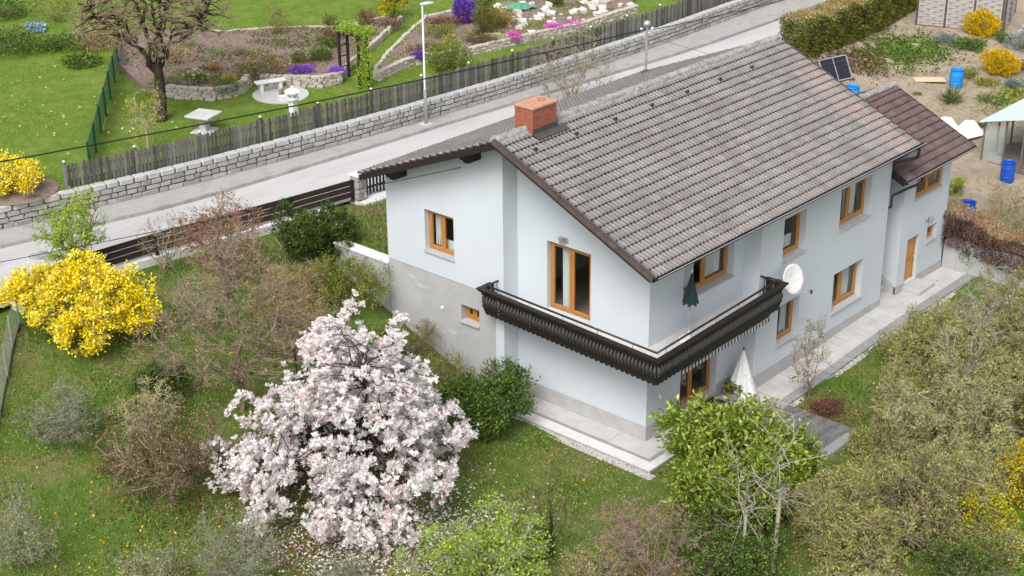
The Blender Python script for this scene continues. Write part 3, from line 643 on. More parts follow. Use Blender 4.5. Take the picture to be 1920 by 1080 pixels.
window(pm, *AUW, annex, depth=.06, split=.45, proj=.04); window(pm, *ASW, annex, panes=1, depth=.16)
door = MB(); pm.block(door, AD[0], AD[1], AD[2], AD[3], .14, .19); door = door.obj('door', 'door_wood', annex)
for (z0, z1) in ((AD[2] + .1, 1.02), (1.14, AD[3] - .1)):
    for q in range(5):
        w0 = AD[0] + .09 + q * (AD[1] - AD[0] - .18) / 5; m = MB(); pm.block(m, w0 + .006, w0 + (AD[1] - AD[0] - .18) / 5 - .006, z0, z1, .125, .139); m.obj('door_board', 'door_wood', door)
m = MB(); pm.block(m, AD[0], AD[0] + .07, AD[2], AD[3], .11, .139); pm.block(m, AD[1] - .07, AD[1], AD[2], AD[3], .11, .139); pm.block(m, AD[0] + .07, AD[1] - .07, 1.03, 1.13, .11, .139); m.obj('door_frame', 'wood_orange', door)
m = MB(); m.tube([pm.P(AD[1] - .10, 1.14, .11), pm.P(AD[1] - .10, 1.14, .06), pm.P(AD[1] - .21, 1.14, .06)], .012, 6); m.obj('handle', 'metal_grey', door)
m = MB(); m.box(12.52, 13.5, YF - .62, YF - .016, .02, .33); m.obj('doorstep', 'pave', annex, bevel=.012)
for i, (y0, z1) in enumerate(((-.55, .22), (-.1, .40), (.25, .58), (.6, .76), (.95, .94))):
    m = MB(); m.box(XB + .016, AX0 - .016, y0, y0 + .5, 0 if i == 0 else .02, z1); m.obj('step', 'pave', annex, bevel=.01)
aroof = MB()
slope_slab(aroof, ARX0 + .03, ARX1 - .03, ARY + .02, ARZ, AEY + .05, AEZ + .02, -.20, -.085); slope_slab(aroof, ARX0 + .03, ARX1 - .03, ARY - .02, ARZ, AYB + .5, ARZ - ASL * (AYB + .5 - ARY), -.20, -.085)
aroof = aroof.obj('roof', 'brown_wood', annex)
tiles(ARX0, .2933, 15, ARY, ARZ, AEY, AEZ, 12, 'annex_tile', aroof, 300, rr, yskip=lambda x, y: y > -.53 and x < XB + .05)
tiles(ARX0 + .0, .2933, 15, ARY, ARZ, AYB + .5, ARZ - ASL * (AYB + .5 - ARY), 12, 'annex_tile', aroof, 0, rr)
ridge(aroof, ARX0, ARX1, ARY, ARZ, 11)
for xv in (ARX1 - .03,):
    m = MB(); slope_slab(m, xv, xv + .03, ARY, ARZ, AEY, AEZ, -.18, .01); slope_slab(m, xv, xv + .03, ARY, ARZ, AYB + .5, ARZ - ASL * (AYB + .5 - ARY), -.18, .01); m.obj('barge_board', 'dark_wood', aroof)
m = MB(); slope_slab(m, ARX0, ARX0 + .025, -.54, AEZ + ASL * .46, AEY, AEZ, -.2, .03); m.obj('barge_board', 'dark_wood', aroof)
gutter(aroof, ARX0 - .05, ARX1, AEY - .035, AEZ - .02, .07)
m = MB(); m.tube([(AX0 + .0, AEY - .035, AEZ - .07), (AX0 + .0, AEY - .03, AEZ - .3), (AX0 - .15, AEY + .2, AEZ - .42), (XB + .08, YF - .05, AEZ - .55), (XB + .06, YF - .055, AEZ - .9), (XB + .06, YF + .1, AEZ - 1.0)], .04, 10); m.obj('downpipe', 'gutter', aroof)
m = MB(); m.box(ARX0 + .05, ARX1 - .05, AEY + .08, AEY + .10, AEZ - .16, AEZ - .03); m.obj('fascia', 'dark_wood', aroof)

# ------------------------------------------------------------------ things fixed to or standing by the house
def wall_lamp(label, p, nrm):
    t = thing('wall_lamp', label, 'lamp', p, 'wall lamps on the house'); p = Vector(p); n = Vector(nrm); s = Vector((n.y, -n.x, 0))
    m = MB(); m.tube([p, p + n * .05], .07, 12); m.obj('base', 'metal_grey', t)
    m = MB(); m.tube([p + n * .05, p + n * .16, p + n * .16 + s * .03 + Vector((0, 0, .04))], .014, 6); m.obj('arm', 'metal_grey', t)
    m = MB(); q = p + n * .17 + s * .05; m.tube([q + Vector((0, 0, .12)), q + Vector((0, 0, .03)), q + Vector((0, 0, -.06))], [.075, .06, .045], 12); m.obj('shade', 'metal_grey', t)
wall_lamp('small grey metal wall lamp above the balcony door', (-.001, 2.72, 4.95), (-1, 0, 0))
wall_lamp('small grey wall lamp beside the small annex window', (13.75, YF - .001, 2.25), (0, -1, 0))
t = thing('satellite_dish', 'white round satellite dish on the facade at the balcony end', 'dish', (4.95, YF, 3.0))
dc = Vector((5.19, YF - .46, 3.18)); ax = Vector((-.25, -.93, .28)).normalized(); sx = ax.cross(Vector((0, 0, 1))).normalized(); sy = sx.cross(ax).normalized()
m = MB(); nr, nsg = 5, 28; vs = [dc - ax * .07]; 
for i in range(1, nr + 1):
    for j in range(nsg):
        a = 2 * math.pi * j / nsg; q = i / nr; vs.append(dc + (sx * math.cos(a) * .375 + sy * math.sin(a) * .43) * q + ax * .07 * (q * q - 1))
m.add(vs, [(0, 1 + j, 1 + (j + 1) % nsg) for j in range(nsg)] + [(1 + (i - 1) * nsg + j, 1 + i * nsg + j, 1 + i * nsg + (j + 1) % nsg, 1 + (i - 1) * nsg + (j + 1) % nsg) for i in range(1, nr) for j in range(nsg)])
mat_noise('dish_white', (.50, .50, .50), (.70, .70, .695), 4, .55, c3=(.64, .64, .64), stretch=(1, 1, 2))
d = m.obj('reflector', 'dish_white', t, smooth=True)
sol = d.modifiers.new('s', 'SOLIDIFY'); sol.thickness = .018
m = MB(); m.tube([dc - ax * .08, (5.1, YF, 3.1)], .03, 8); m.obj('bracket', 'metal_grey', t)
lnb = dc + Vector((.42, -.34, -.42))
m = MB(); m.tube([dc - sy * .41, lnb], .016, 6); m.obj('arm', 'metal_grey', t)
m = MB(); m.tube([lnb - ax * -.03, lnb - ax * .09], [.035, .028], 10); m.tube([lnb + Vector((0, 0, .05)), lnb - Vector((0, 0, .07))], .025, 8); m.obj('receiver', 'gutter', t)

def closed_parasol(name, label, base, h0, h1, rb, mat, lean=(0, 0), folds=8, foot=None):
    t = thing(name, label, 'parasol', base); b = Vector(base); ln = Vector((*lean, 0))
    m = MB(); m.tube([b + Vector((0, 0, .02)), b + ln + Vector((0, 0, h1 + .06))], .018, 8); m.obj('pole', 'metal_grey', t)
    m = MB(); n = folds * 4; rows = 9; vs = []
    for i in range(rows + 1):
        q = i / rows; z = h1 + (h0 - h1) * q; rad = .02 + rb * q ** .85; c = b + ln * (z / (h1 + .06)) + Vector((0, 0, z))
        for j in range(n):
            a = 2 * math.pi * j / n; f = 1 + (.22 * q) * math.cos(a * folds) + .05 * math.sin(3 * a + 1); hem = -.05 * (.5 - .5 * math.cos(a * folds)) if i == rows else 0
            vs.append(c + Vector((math.cos(a) * rad * f, math.sin(a) * rad * f, -hem)))
    m.add(vs, [(i * n + j, i * n + (j + 1) % n, (i + 1) * n + (j + 1) % n, (i + 1) * n + j) for i in range(rows) for j in range(n)] + [tuple(range(n))]); m.obj('canopy', mat, t, smooth=True)
    m = MB(); m.lathe([(.022, 0), (.03, .03), (.02, .06), (.002, .08)], (*(b + ln).xy, base[2] + h1 + .03), 10); m.obj('finial', 'white_paint' if h0 > .5 else 'gutter', t)
    if foot:
        m = MB(); m.lathe(foot, base, 18); m.obj('base', 'white_cap', t, smooth=False)
mat_noise('parasol_green', (.018, .035, .036), (.03, .055, .055), 6, .85, 60, .1, .003)
mat_noise('parasol_white', (.74, .74, .735), (.83, .83, .825), 4, .85, 40, .1, .004)
closed_parasol('parasol', 'closed dark green parasol standing on the balcony before the window', (1.02, -.52, 2.721), 1.02, 1.86, .17, 'parasol_green', (.03, 0), 7, [(.26, 0), (.26, .05), (.20, .085), (.05, .10), (.03, .28)])
closed_parasol('parasol', 'folded white parasol by the terrace door under the balcony', (3.70, -.50, .012), .05, 1.36, .37, 'parasol_white', (.08, .06), 8)
t = thing('flower_pot', 'grey round flower pot with yellow and red flowers beside the folded white parasol', 'flower pot', (3.38, -.42, .012))
m = MB(); m.lathe([(.15, 0), (.22, .1), (.24, .24), (.25, .26), (.21, .26), (.20, .22), (.01, .22)], (3.38, -.42, .012), 18); m.obj('pot', 'pave_dark', t)
POT = t

# awning under the balcony
t = thing('awning', 'rolled awning with cream scalloped valance under the balcony edge', 'awning', (2, -1.0, 2.3))
m = MB(); m.tube([(-.02, -1.05, 2.50), (4.02, -.98, 2.50)], .055, 10); m.obj('cassette', 'gutter', t)
mat_noise('valance', (.42, .41, .36), (.56, .55, .49), 8, .9); mat_noise('valance_dark', (.03, .035, .03), (.06, .06, .055), 8, .9)
for kk, mt in ((0, 'valance'), (1, 'valance_dark')):
    m = MB(); n = 27
    for j in range(n):
        x0, x1 = -.02 + 4.04 * j / n, -.02 + 4.04 * (j + 1) / n; xm = (x0 + x1) / 2; xa, xb = (x0, xm) if kk == 0 else (xm, x1)
        for q in range(4):
            a, b = xa + (xb - xa) * q / 4, xa + (xb - xa) * (q + 1) / 4; da, db = [.10 + .035 * math.sin(math.pi * ((v - xa) / (xb - xa))) for v in (a, b)]
            y = lambda v: -1.11 + .07 * v / 4
            m.hexa([(a, y(a), 2.46 - da), (b, y(b), 2.46 - db), (b, y(b) + .004, 2.46 - db), (a, y(a) + .004, 2.46 - da), (a, y(a), 2.46), (b, y(b), 2.46), (b, y(b) + .004, 2.46), (a, y(a) + .004, 2.46)])
    m.obj('valance', mt, t)['kind'] = 'stuff'

# roof mast with insulators, guy wire and the overhead lines
MX, MY = 10.6, 8.25
mz = roof_z(MY); t = thing('roof_mast', 'grey power line mast with insulators rising from the back roof slope', 'mast', (MX, MY, mz))
m = MB(); m.tube([(MX, MY, mz - .1), (MX, MY, mz + 1.55)], .04, 10); m.obj('pole', 'metal_grey', t)
m = MB(); m.lathe([(.03, 0), (.10, .03), (.12, .1), (.1, .16), (.03, .2)], (MX, MY, mz + 1.5), 12); m.obj('cap', 'metal_grey', t, smooth=True)
m = MB(); m.tube([(MX - .17, MY + .1, mz + 1.36), (MX + .17, MY - .1, mz + 1.36)], .02, 6); m.obj('cross_arm', 'metal_grey', t)
for s in (-1, 1):
    m = MB(); m.lathe([(.03, 0), (.05, .03), (.03, .05), (.05, .08), (.02, .12)], (MX + .16 * s, MY - .095 * s, mz + 1.36), 10); m.obj('insulator', 'white_cap', t, smooth=True)
m = MB(); m.lathe([(.16, -.02), (.13, .03), (.045, .09)], (MX, MY, mz + .0), 12); m.obj('roof_collar', 'flashing', t)
def cable(label, a, b, sag, r=.012, name='cable'):
    a, b = Vector(a), Vector(b); n = 28; pts = [a.lerp(b, i / n) - Vector((0, 0, sag * 4 * (i / n) * (1 - i / n))) for i in range(n + 1)]
    m = MB(); m.tube(pts, r, 5); o = m.obj(name, 'rail_black'); return tag(o, label, 'cable')
cable('thick black overhead cable from the roof mast across the road and picket fence', (MX, MY, mz + 1.42), (-24, 18.7, 7.2), .42, .022)
cable('overhead cable leading from the roof mast to the upper right', (MX, MY, mz + 1.36), (34, 8.0, 6.7), .25, .016)
cable('thin black cable running from the left gable wall over the yellow bush', (XG - .01, 5.90, 6.36), (-20.6, 18.72, 4.1), .15, .010)
cable('pale guy wire bracing the roof mast to the roof', (MX + .02, MY, mz + 1.2), (11.3, 6.3, roof_z(6.3) + .02), .0, .008)
for x in np.arange(-.6, 9.5, 1.62):     # snow hooks on the third course
    y = RY - .76; m = MB(); z = roof_z(y) + .03; m.add([(x - .05, y, z + .01), (x + .05, y, z + .01), (x + .06, y + .03, z + .075), (x - .02, y + .03, z + .06), (x - .05, y + .12, z + .03), (x + .05, y + .12, z + .03)], [(0, 1, 2, 3), (3, 2, 5, 4), (0, 3, 4), (1, 5, 2)]); m.obj('snow_hook', 'rail_black', roof)

# ------------------------------------------------------------------ paving around the house
terr = MB(); terr.prism([(-1.12, -1.0, -.4), (1.2, -1.0, -.4), (1.2, -4.0, -.4), (4.15, -4.0, -.4), (4.15, -1.75, -.4), (XC + .05, -1.75, -.4), (XC + .05, YF, -.4), (XC, YF, -.4), (XC, 0, -.4), (0, 0, -.4), (0, L1, -.4), (-1.12, L1, -.4)], (0, 0, .36))
terr = tag(terr.obj('terrace', 'pave_joint'), kind='structure')
rp = random.Random(8); slab_m = {}
def slab(mat):
    if mat not in slab_m: mb = MB(); mb.box(-.5, .5, -.5, .5, -.5, .5); slab_m[mat] = mb.mesh('paving_slab', mat, bevel=.012)
    return slab_m[mat]
def lay(x0, x1, y0, y1, nx, ny, z, mat, parent, it, gap=.006, zf=None):
    for i in range(nx):
        for j in range(ny):
            xa, xb = x0 + (x1 - x0) * i / nx + gap / 2, x0 + (x1 - x0) * (i + 1) / nx - gap / 2; ya, yb = y0 + (y1 - y0) * j / ny + gap / 2, y0 + (y1 - y0) * (j + 1) / ny - gap / 2
            zz = z + rp.uniform(-.003, .003) + (zf((xa + xb) / 2) if zf else 0)
            it.append((slab(mat), Matrix.Translation(((xa + xb) / 2, (ya + yb) / 2, zz - .03)) @ Matrix.Rotation(rp.uniform(-.004, .004), 4, 'Y') @ Matrix.Diagonal((xb - xa, yb - ya, .06, 1))))
it = []
lay(-.66, -.016, -.62, L1, 1, 11, 0, 'pave', terr, it); lay(-.78, -.66, -.74, L1, 1, 9, .002, 'pave_dark', terr, it); lay(-1.12, -.78, -1.0, L1, 1, 10, .0, 'pave_edge', terr, it)
lay(-.66, 1.2, -.62, -.016, 4, 1, 0, 'pave', terr, it); lay(-.66, 1.2, -.74, -.62, 4, 1, .002, 'pave_dark', terr, it); lay(-.78, 1.2, -1.0, -.74, 4, 1, 0, 'pave_edge', terr, it)
lay(1.2, XC - .016, -1.15, -.016, 7, 2, 0, 'pave', terr, it)
lay(1.2, 3.85, -3.72, -1.15, 9, 6, 0, 'terrace_dark', terr, it); lay(3.85, 4.15, -4.0, -1.75, 1, 7, .004, 'terrace_dark', terr, it); lay(1.2, 3.85, -4.0, -3.72, 8, 1, .004, 'pave_dark', terr, it)
pieces('paving_slab', it, terr)
deckst = thing('deck_step', 'dark board step below the terrace door', 'step', (2.2, -.4, .02))
m = MB(); m.box(1.36, 3.0, -.72, -.04, .012, .09); m.obj('frame', 'decking', deckst)
for j in range(6):
    m = MB(); m.box(1.34, 3.02, -.735 + j * .12, -.735 + j * .12 + .108, .092, .115); m.obj('board', 'decking', deckst)
walk = MB(); zw = lambda x: .19 * smooth01((x - 4.2) / 7.0)
for i in range(28):
    xa, xb = XC + .05 + (15.14 - XC - .05) * i / 28, XC + .05 + (15.14 - XC - .05) * (i + 1) / 28; za, zb = zw(xa) - .04, zw(xb) - .04
    walk.hexa([(xa, -1.72, -.4), (xb, -1.72, -.4), (xb, YF, -.4), (xa, YF, -.4), (xa, -1.72, za), (xb, -1.72, zb), (xb, YF, zb), (xa, YF, za)])
walk = tag(walk.obj('walkway', 'pave_joint'), kind='structure'); it = []
lay(XC + .06, 15.12, -1.42, YF - .016, 26, 2, 0, 'pave', walk, it, zf=zw); lay(XC + .06, 15.12, -1.72, -1.42, 26, 1, .003, 'pave_dark', walk, it, zf=zw)
pieces('paving_slab', it, walk)
# pebble strip along the terrace
rg = np.random.RandomState(4)
def scatter_rocks(name, n, sampler, size, mat, label=None, kind='stuff', flat=.6, parent=None):
    base = np.array([(1, 0, 0), (-1, 0, 0), (0, 1, 0), (0, -1, 0), (0, 0, 1), (0, 0, -1)], float); fc = np.array([(0, 2, 4), (2, 1, 4), (1, 3, 4), (3, 0, 4), (2, 0, 5), (1, 2, 5), (3, 1, 5), (0, 3, 5)])
    V = []; F = []
    P = sampler(n); S = size * (.5 + rg.rand(n)); A = rg.rand(n) * 6.28
    ca, sa = np.cos(A), np.sin(A); sc = np.stack([S * (.7 + .6 * rg.rand(n)), S * (.7 + .6 * rg.rand(n)), S * flat], -1)
    b = base[None] * sc[:, None, :] * (.8 + .4 * rg.rand(n, 6, 1)); x = b[..., 0] * ca[:, None] - b[..., 1] * sa[:, None]; y = b[..., 0] * sa[:, None] + b[..., 1] * ca[:, None]
    V = np.stack([x, y, b[..., 2]], -1) + P[:, None, :]; F = (np.arange(n)[:, None, None] * 6 + fc[None]).reshape(-1, 3)
    o = npobj(name, V.reshape(-1, 3), F, mat, parent); return tag(o, label, None, None, kind)
def pebs(n):
    t = rg.rand(n) * 5.6 - 1.2; x = -1.14 - rg.rand(n) * .26; return np.stack([x, t, np.zeros(n) - .07], -1)
scatter_rocks('pebbles', 2600, pebs, .028, 'pebble', 'pale pebble strip between lawn and terrace')
def pebs2(n):
    x = XC + rg.rand(n) * 10.8; y = -1.75 - rg.rand(n) * .15; return np.stack([x, y, np.array([zw(q) for q in x]) - .03], -1)
scatter_rocks('pebbles', 1800, pebs2, .03, 'pebble', 'pebble edging along the narrow walkway')

# ------------------------------------------------------------------ stone wall and picket fence across the road
def stone_mesh(name, mat, seed, rough=.06):
    r = random.Random(seed); m = MB(); n = 4; bm = bmesh.new()
    bmesh.ops.create_cube(bm, size=1.0); bmesh.ops.bevel(bm, geom=list(bm.edges), offset=.10, segments=1, affect='EDGES')
    for v in bm.verts: v.co += Vector((r.uniform(-rough, rough), r.uniform(-rough, rough), r.uniform(-rough, rough)))
    me = bpy.data.meshes.new(name); bm.to_mesh(me); bm.free(); me.materials.append(MATS[mat]); return me
sv = [stone_mesh('stone', 'granite', i) for i in range(8)]; cv = [stone_mesh('coping_stone', 'granite_cap', 20 + i, .04) for i in range(4)]
swall = thing('stone_wall', 'long grey granite block wall along the far side of the road', 'wall', (10, 17.3, ROAD_Z))
wx, wy = path(WALLP, -16, 60, .1); seg = np.hypot(np.diff(wx), np.diff(wy)); sl = np.concatenate([[0], np.cumsum(seg)])
def along(s): x = float(np.interp(s, sl, wx)); y = float(np.interp(s, sl, wy)); x2 = float(np.interp(s + .2, sl, wx)); y2 = float(np.interp(s + .2, sl, wy)); a = math.atan2(y2 - y, x2 - x); return x, y, a
WZ = ROAD_Z + .11; it = []; cop = []; rs = random.Random(17); Lw = sl[-1] - .5
z = WZ - .02
for ci, h in enumerate((.19, .17, .18)):
    s = rs.uniform(0, .2)
    while s < Lw:
        wd = rs.uniform(.24, .52) if ci else rs.uniform(.3, .6)
        x, y, a = along(s + wd / 2); hh = h * rs.uniform(.93, 1.0)
        it.append((sv[rs.randrange(8)], Matrix.Translation((x, y, z + h / 2)) @ Matrix.Rotation(a, 4, 'Z') @ Matrix.Translation((0, .10 + rs.uniform(-.012, .012), 0)) @ Matrix.Rotation(rs.uniform(-.02, .02), 4, 'Y') @ Matrix.Diagonal((wd - .034, .22, hh - .026, 1)))); s += wd
    z += h
s = 0
while s < Lw:
    wd = rs.uniform(.40, .56); x, y, a = along(s + wd / 2)
    cop.append((cv[rs.randrange(4)], Matrix.Translation((x, y, z + .095)) @ Matrix.Rotation(a, 4, 'Z') @ Matrix.Translation((0, .145 + rs.uniform(-.01, .01), 0)) @ Matrix.Diagonal((wd - .03, .31, .185, 1)))); s += wd
vis = lambda its: [q for q in its if -9.5 < q[1].translation.x < 42]
pieces('stone', vis(it), swall, 300); pieces('coping_stone', vis(cop), swall, 300)
core = MB()
for i in range(0, len(wx) - 10, 10):
    a, b = (wx[i], wy[i]), (wx[i + 10], wy[i + 10]); core.hexa([(a[0], a[1] + .03, WZ - .2), (b[0], b[1] + .03, WZ - .2), (b[0], b[1] + .32, WZ - .2), (a[0], a[1] + .32, WZ - .2), (a[0], a[1] + .03, z + .12), (b[0], b[1] + .03, z + .12), (b[0], b[1] + .32, z + .12), (a[0], a[1] + .32, z + .12)])
core.obj('mortar_core', 'joint', swall)
WT = z + .19
fence = thing('picket_fence', 'weathered grey wooden picket fence on top of the granite wall', 'fence', (12, 17.6, WT))
pk = []
for q in range(3):
    m = MB(); h = 1.0; wv = (.044, .050, .040)[q]; m.add([(-wv, -.012, 0), (wv, -.012, 0), (wv, .012, 0), (-wv, .012, 0), (-wv, -.012, .93), (wv, -.012, .93), (wv, .012, .93), (-wv, .012, .93), (0, -.012, 1), (0, .012, 1)],
        [(3, 2, 1, 0), (0, 1, 5, 8, 4), (2, 3, 7, 9, 6), (1, 2, 6, 9, 8, 5), (3, 0, 4, 8, 9, 7)]); pk.append(m.mesh('picket', 'grey_wood'))
it = []; s0 = float(np.interp(-4.1, wx, sl)); s = s0; FH = .84
while s < Lw:
    x, y, a = along(s)
    if x > 40: break
    it.append((pk[rs.randrange(3)], Matrix.Translation((x, y, WT - .06)) @ Matrix.Rotation(a, 4, 'Z') @ Matrix.Translation((0, .38, 0)) @ Matrix.Rotation(rs.uniform(-.02, .02), 4, 'Y') @ Matrix.Rotation(rs.uniform(-.02, .03), 4, 'X') @ Matrix.Diagonal((1, 1, FH * rs.uniform(.96, 1.03), 1)))); s += .132
pieces('picket', it, fence, 300)
s = s0 + .05; k2 = 0; pm_ = MB(); pm_.box(-.045, .045, -.045, .045, 0, .88); pmesh = pm_.mesh('post', 'grey_wood', bevel=.008); cm = MB(); cm.lathe([(.04, 0), (.048, .02), (.036, .05), (.01, .065)], (0, 0, .88), 8); cmesh = cm.mesh('post_cap', 'white_cap')
posts = []
while s < Lw:
    x, y, a = along(s)
    if x > 40: break
    M = Matrix.Translation((x, y, WT - .08)) @ Matrix.Rotation(a, 4, 'Z') @ Matrix.Translation((0, .50, 0)); posts.append((pmesh, M)); o = link(bpy.data.objects.new('post', pmesh)); o.matrix_basis = M; adopt(o, fence); c = link(bpy.data.objects.new('post_cap', cmesh)); c.parent = o; s += 2.35
for zz in (.18, .55):
    m = MB(); ss_ = np.arange(s0, min(Lw, s - 2.35), 2.35)
    for i in range(len(ss_) - 1):
        pts = []
        for q in (ss_[i], ss_[i + 1]):
            x, y, a = along(q); pts.append(Vector((x - math.sin(a) * .43, y + math.cos(a) * .43, WT - .06 + zz)))
        t_ = (pts[1] - pts[0]).normalized(); n_ = Vector((-t_.y, t_.x, 0)) * .025
        m.hexa([pts[0] - n_, pts[1] - n_, pts[1] + n_, pts[0] + n_] + [p + Vector((0, 0, .08)) for p in (pts[0] - n_, pts[1] - n_, pts[1] + n_, pts[0] + n_)])
    m.obj('rail', 'grey_wood', fence)

# street lamp
LX, LY_ = 9.33, 17.12
t = thing('street_lamp', 'slim grey street lamp post on the pavement by the granite wall', 'street lamp', (LX, LY_, WZ))
m = MB(); m.lathe([(.06, 0), (.06, 1.3), (.062, 1.32), (.045, 1.34), (.040, 4.38)], (LX, LY_, WZ), 12); m.obj('pole', 'metal_grey', t, smooth=True)
m = MB(); m.box(LX - .18, LX + .18, LY_ - .18, LY_ + .18, WZ - .02, WZ + .03); m.obj('foot', 'pave', t, bevel=.01)
hd_ = Vector((.75, -.66, 0)).normalized(); c = Vector((LX, LY_, WZ + 4.39))
m = MB(); sd_ = Vector((-hd_.y, hd_.x, 0)); secs = [(-.08, .05, .05), (.03, .075, .07), (.20, .095, .08), (.36, .075, .05), (.42, .04, .03)]; vs = []
for (l, hw, hh) in secs: q = c + hd_ * l + Vector((0, 0, l * .10)); vs += [q - sd_ * hw, q + sd_ * hw, q + sd_ * hw * .7 + Vector((0, 0, hh)), q - sd_ * hw * .7 + Vector((0, 0, hh))]
m.add(vs, [(i * 4 + j, i * 4 + (j + 1) % 4, (i + 1) * 4 + (j + 1) % 4, (i + 1) * 4 + j) for i in range(4) for j in range(4)] + [(0, 1, 2, 3), (16, 17, 18, 19)]); m.obj('lamp_head', 'metal_grey', t, bevel=.006)

# ------------------------------------------------------------------ brown board fence, gate pillar and gate on the near side of the road
nx_, ny_ = path(NEARP, -16, 4, .1); sl2 = np.concatenate([[0], np.cumsum(np.hypot(np.diff(nx_), np.diff(ny_)))])
def near(x): return float(np.interp(x, nx_, ny_))
bf = thing('board_fence', 'low dark brown horizontal board fence on a white base beside the road', 'fence', (-3, 14.5, 2.6))
m = MB()
xsf = np.arange(-9.0, 2.5, 1.15)
for i in range(len(xsf) - 1):
    a, b = xsf[i], xsf[i + 1]; ya, yb = near(a) - .30, near(b) - .30; m.hexa([(a, ya, 2.0), (b, yb, 2.0), (b, yb + .26, 2.0), (a, ya + .26, 2.0), (a, ya, 2.62), (b, yb, 2.62), (b, yb + .26, 2.62), (a, ya + .26, 2.62)])
m.obj('base_wall', 'white_cap', bf)
xp = np.arange(-8.9, 2.6, 2.27)
for i, x in enumerate(xp):
    m = MB(); y = near(x) - .15; m.box(x - .04, x + .04, y - .09, y - .01, 2.6, 3.32); m.obj('post', 'dark_wood', bf)
for i in range(len(xp) - 1):
    a, b = xp[i], xp[i + 1]; ya, yb = near(a) - .155, near(b) - .155
    for zb in (2.72, 2.92, 3.12):
        m = MB(); m.hexa([(a, ya, zb), (b, yb, zb), (b, yb + .03, zb), (a, ya + .03, zb), (a, ya, zb + .175), (b, yb, zb + .175), (b, yb + .03, zb + .175), (a, ya + .03, zb + .175)]); m.obj('board', 'brown_wood', bf)
GPX, GPY = 2.72, near(2.72) - .18
t = thing('gate_pillar', 'grey stone gate pillar with white cap at the end of the board fence', 'pillar', (GPX, GPY, 2.5))
m = MB(); m.box(GPX - .16, GPX + .16, GPY - .16, GPY + .16, 2.3, 3.42); m.obj('core', 'joint', t)
pit = []; gs = [stone_mesh('stone', 'granite', 60 + i, .04) for i in range(3)]
for r in range(5):
    for (dx, dy, sx_, sy_) in ((-.09 if r % 2 else .06, -.165, .2, .05), (.11 if r % 2 else -.12, -.165, .13, .05), (-.165, -.06 if r % 2 else .07, .05, .24), (-.165, .11 if r % 2 else -.1, .05, .12), (.165, 0, .05, .34)):
        pit.append((gs[r % 3], Matrix.Translation((GPX + dx, GPY + dy, 2.42 + .205 * r + .1)) @ Matrix.Diagonal((sx_, sy_, .19, 1))))
pieces('stone', pit, t)
m = MB(); m.box(GPX - .23, GPX + .23, GPY - .23, GPY + .23, 3.42, 3.47); m.add([(GPX - .23, GPY - .23, 3.47), (GPX + .23, GPY - .23, 3.47), (GPX + .23, GPY + .23, 3.47), (GPX - .23, GPY + .23, 3.47), (GPX, GPY, 3.56)], [(0, 1, 4), (1, 2, 4), (2, 3, 4), (3, 0, 4)]); m.obj('cap', 'white_cap', t)
t = thing('gate', 'small dark picket gate between the stone pillar and the house', 'gate', (3.3, 13.3, 2.6))
g0, g1 = Vector((GPX + .26, GPY - .02, 2.66)), Vector((GPX + 1.35, GPY - .12, 2.66)); dg = (g1 - g0)
for j in range(8):
    p = g0 + dg * (j + .5) / 8; m = MB(); m.box(p.x - .04, p.x + .04, p.y - .012, p.y + .012, 2.66 + .03 * math.sin(j), 3.42 + .03 * math.sin(j * 1.3)); m.obj('picket', 'dark_wood', t)
for zz in (2.85, 3.2):
    m = MB(); m.hexa([(g0.x, g0.y + .014, zz), (g1.x, g1.y + .014, zz), (g1.x, g1.y + .045, zz), (g0.x, g0.y + .045, zz), (g0.x, g0.y + .014, zz + .07), (g1.x, g1.y + .014, zz + .07), (g1.x, g1.y + .045, zz + .07), (g0.x, g0.y + .045, zz + .07)]); m.obj('rail', 'dark_wood', t)
m = MB(); m.prism([(GPX - .2, GPY - .5, 2.45), (8, GPY - .9, 2.45), (8, GPY + .35, 2.45), (GPX - .2, GPY + .35, 2.45)], (0, 0, .14)); tag(m.obj('entry_path', 'pave_edge'), kind='structure')
m = MB(); m.prism([(XG - .0, YB + .02, 1.0), (XG + .32, YB + .02, 1.0), (XG + .32, 11.15, 1.0), (XG, 11.15, 1.0)], (0, 0, 1.74)); rw = m.obj('retaining_wall', 'concrete'); tag(rw, 'grey concrete garden wall with white coping at the left house corner', 'wall')
m = MB(); m.box(XG - .03, XG + .36, YB + .02, 11.18, 2.741, 2.80); m.obj('coping', 'white_cap', rw, bevel=.008)
# neighbour's picket gate at the left edge and wire fence down the slope
t = thing('picket_gate', 'dark red picket gate at the left edge below the road', 'gate', (-9.7, 14.9, 2.6)); mat_noise('red_wood', (.07, .015, .015), (.12, .03, .025), 4, .7)
for j in range(12):
    x = -10.9 + j * .13; y = near(x) - .05; m = MB(); m.box(x - .045, x + .045, y - .012, y + .012, 2.62, 3.2 + .08 * math.sin(math.pi * j / 11)); m.obj('picket', 'red_wood', t)
m = MB(); m.box(-10.95, -9.4, near(-10) - .03, near(-10) + .02, 2.75, 2.82); m.obj('rail', 'white_cap', t)
t = thing('wire_fence', 'old wire mesh fence with grey posts down the left slope', 'fence', (-10.5, 12.6, 2.2))
wf_pts = [(-9.45, 13.9), (-10.35, 12.8), (-11.2, 11.7), (-12.2, 10.5), (-13.4, 9.2)]
for i, (x, y) in enumerate(wf_pts):
    z = float(lot_z(x, y)); m = MB(); m.tube([(x, y, z - .1), (x, y, z + 1.0)], .022, 6); m.obj('post', 'metal_grey', t)
m = MB()
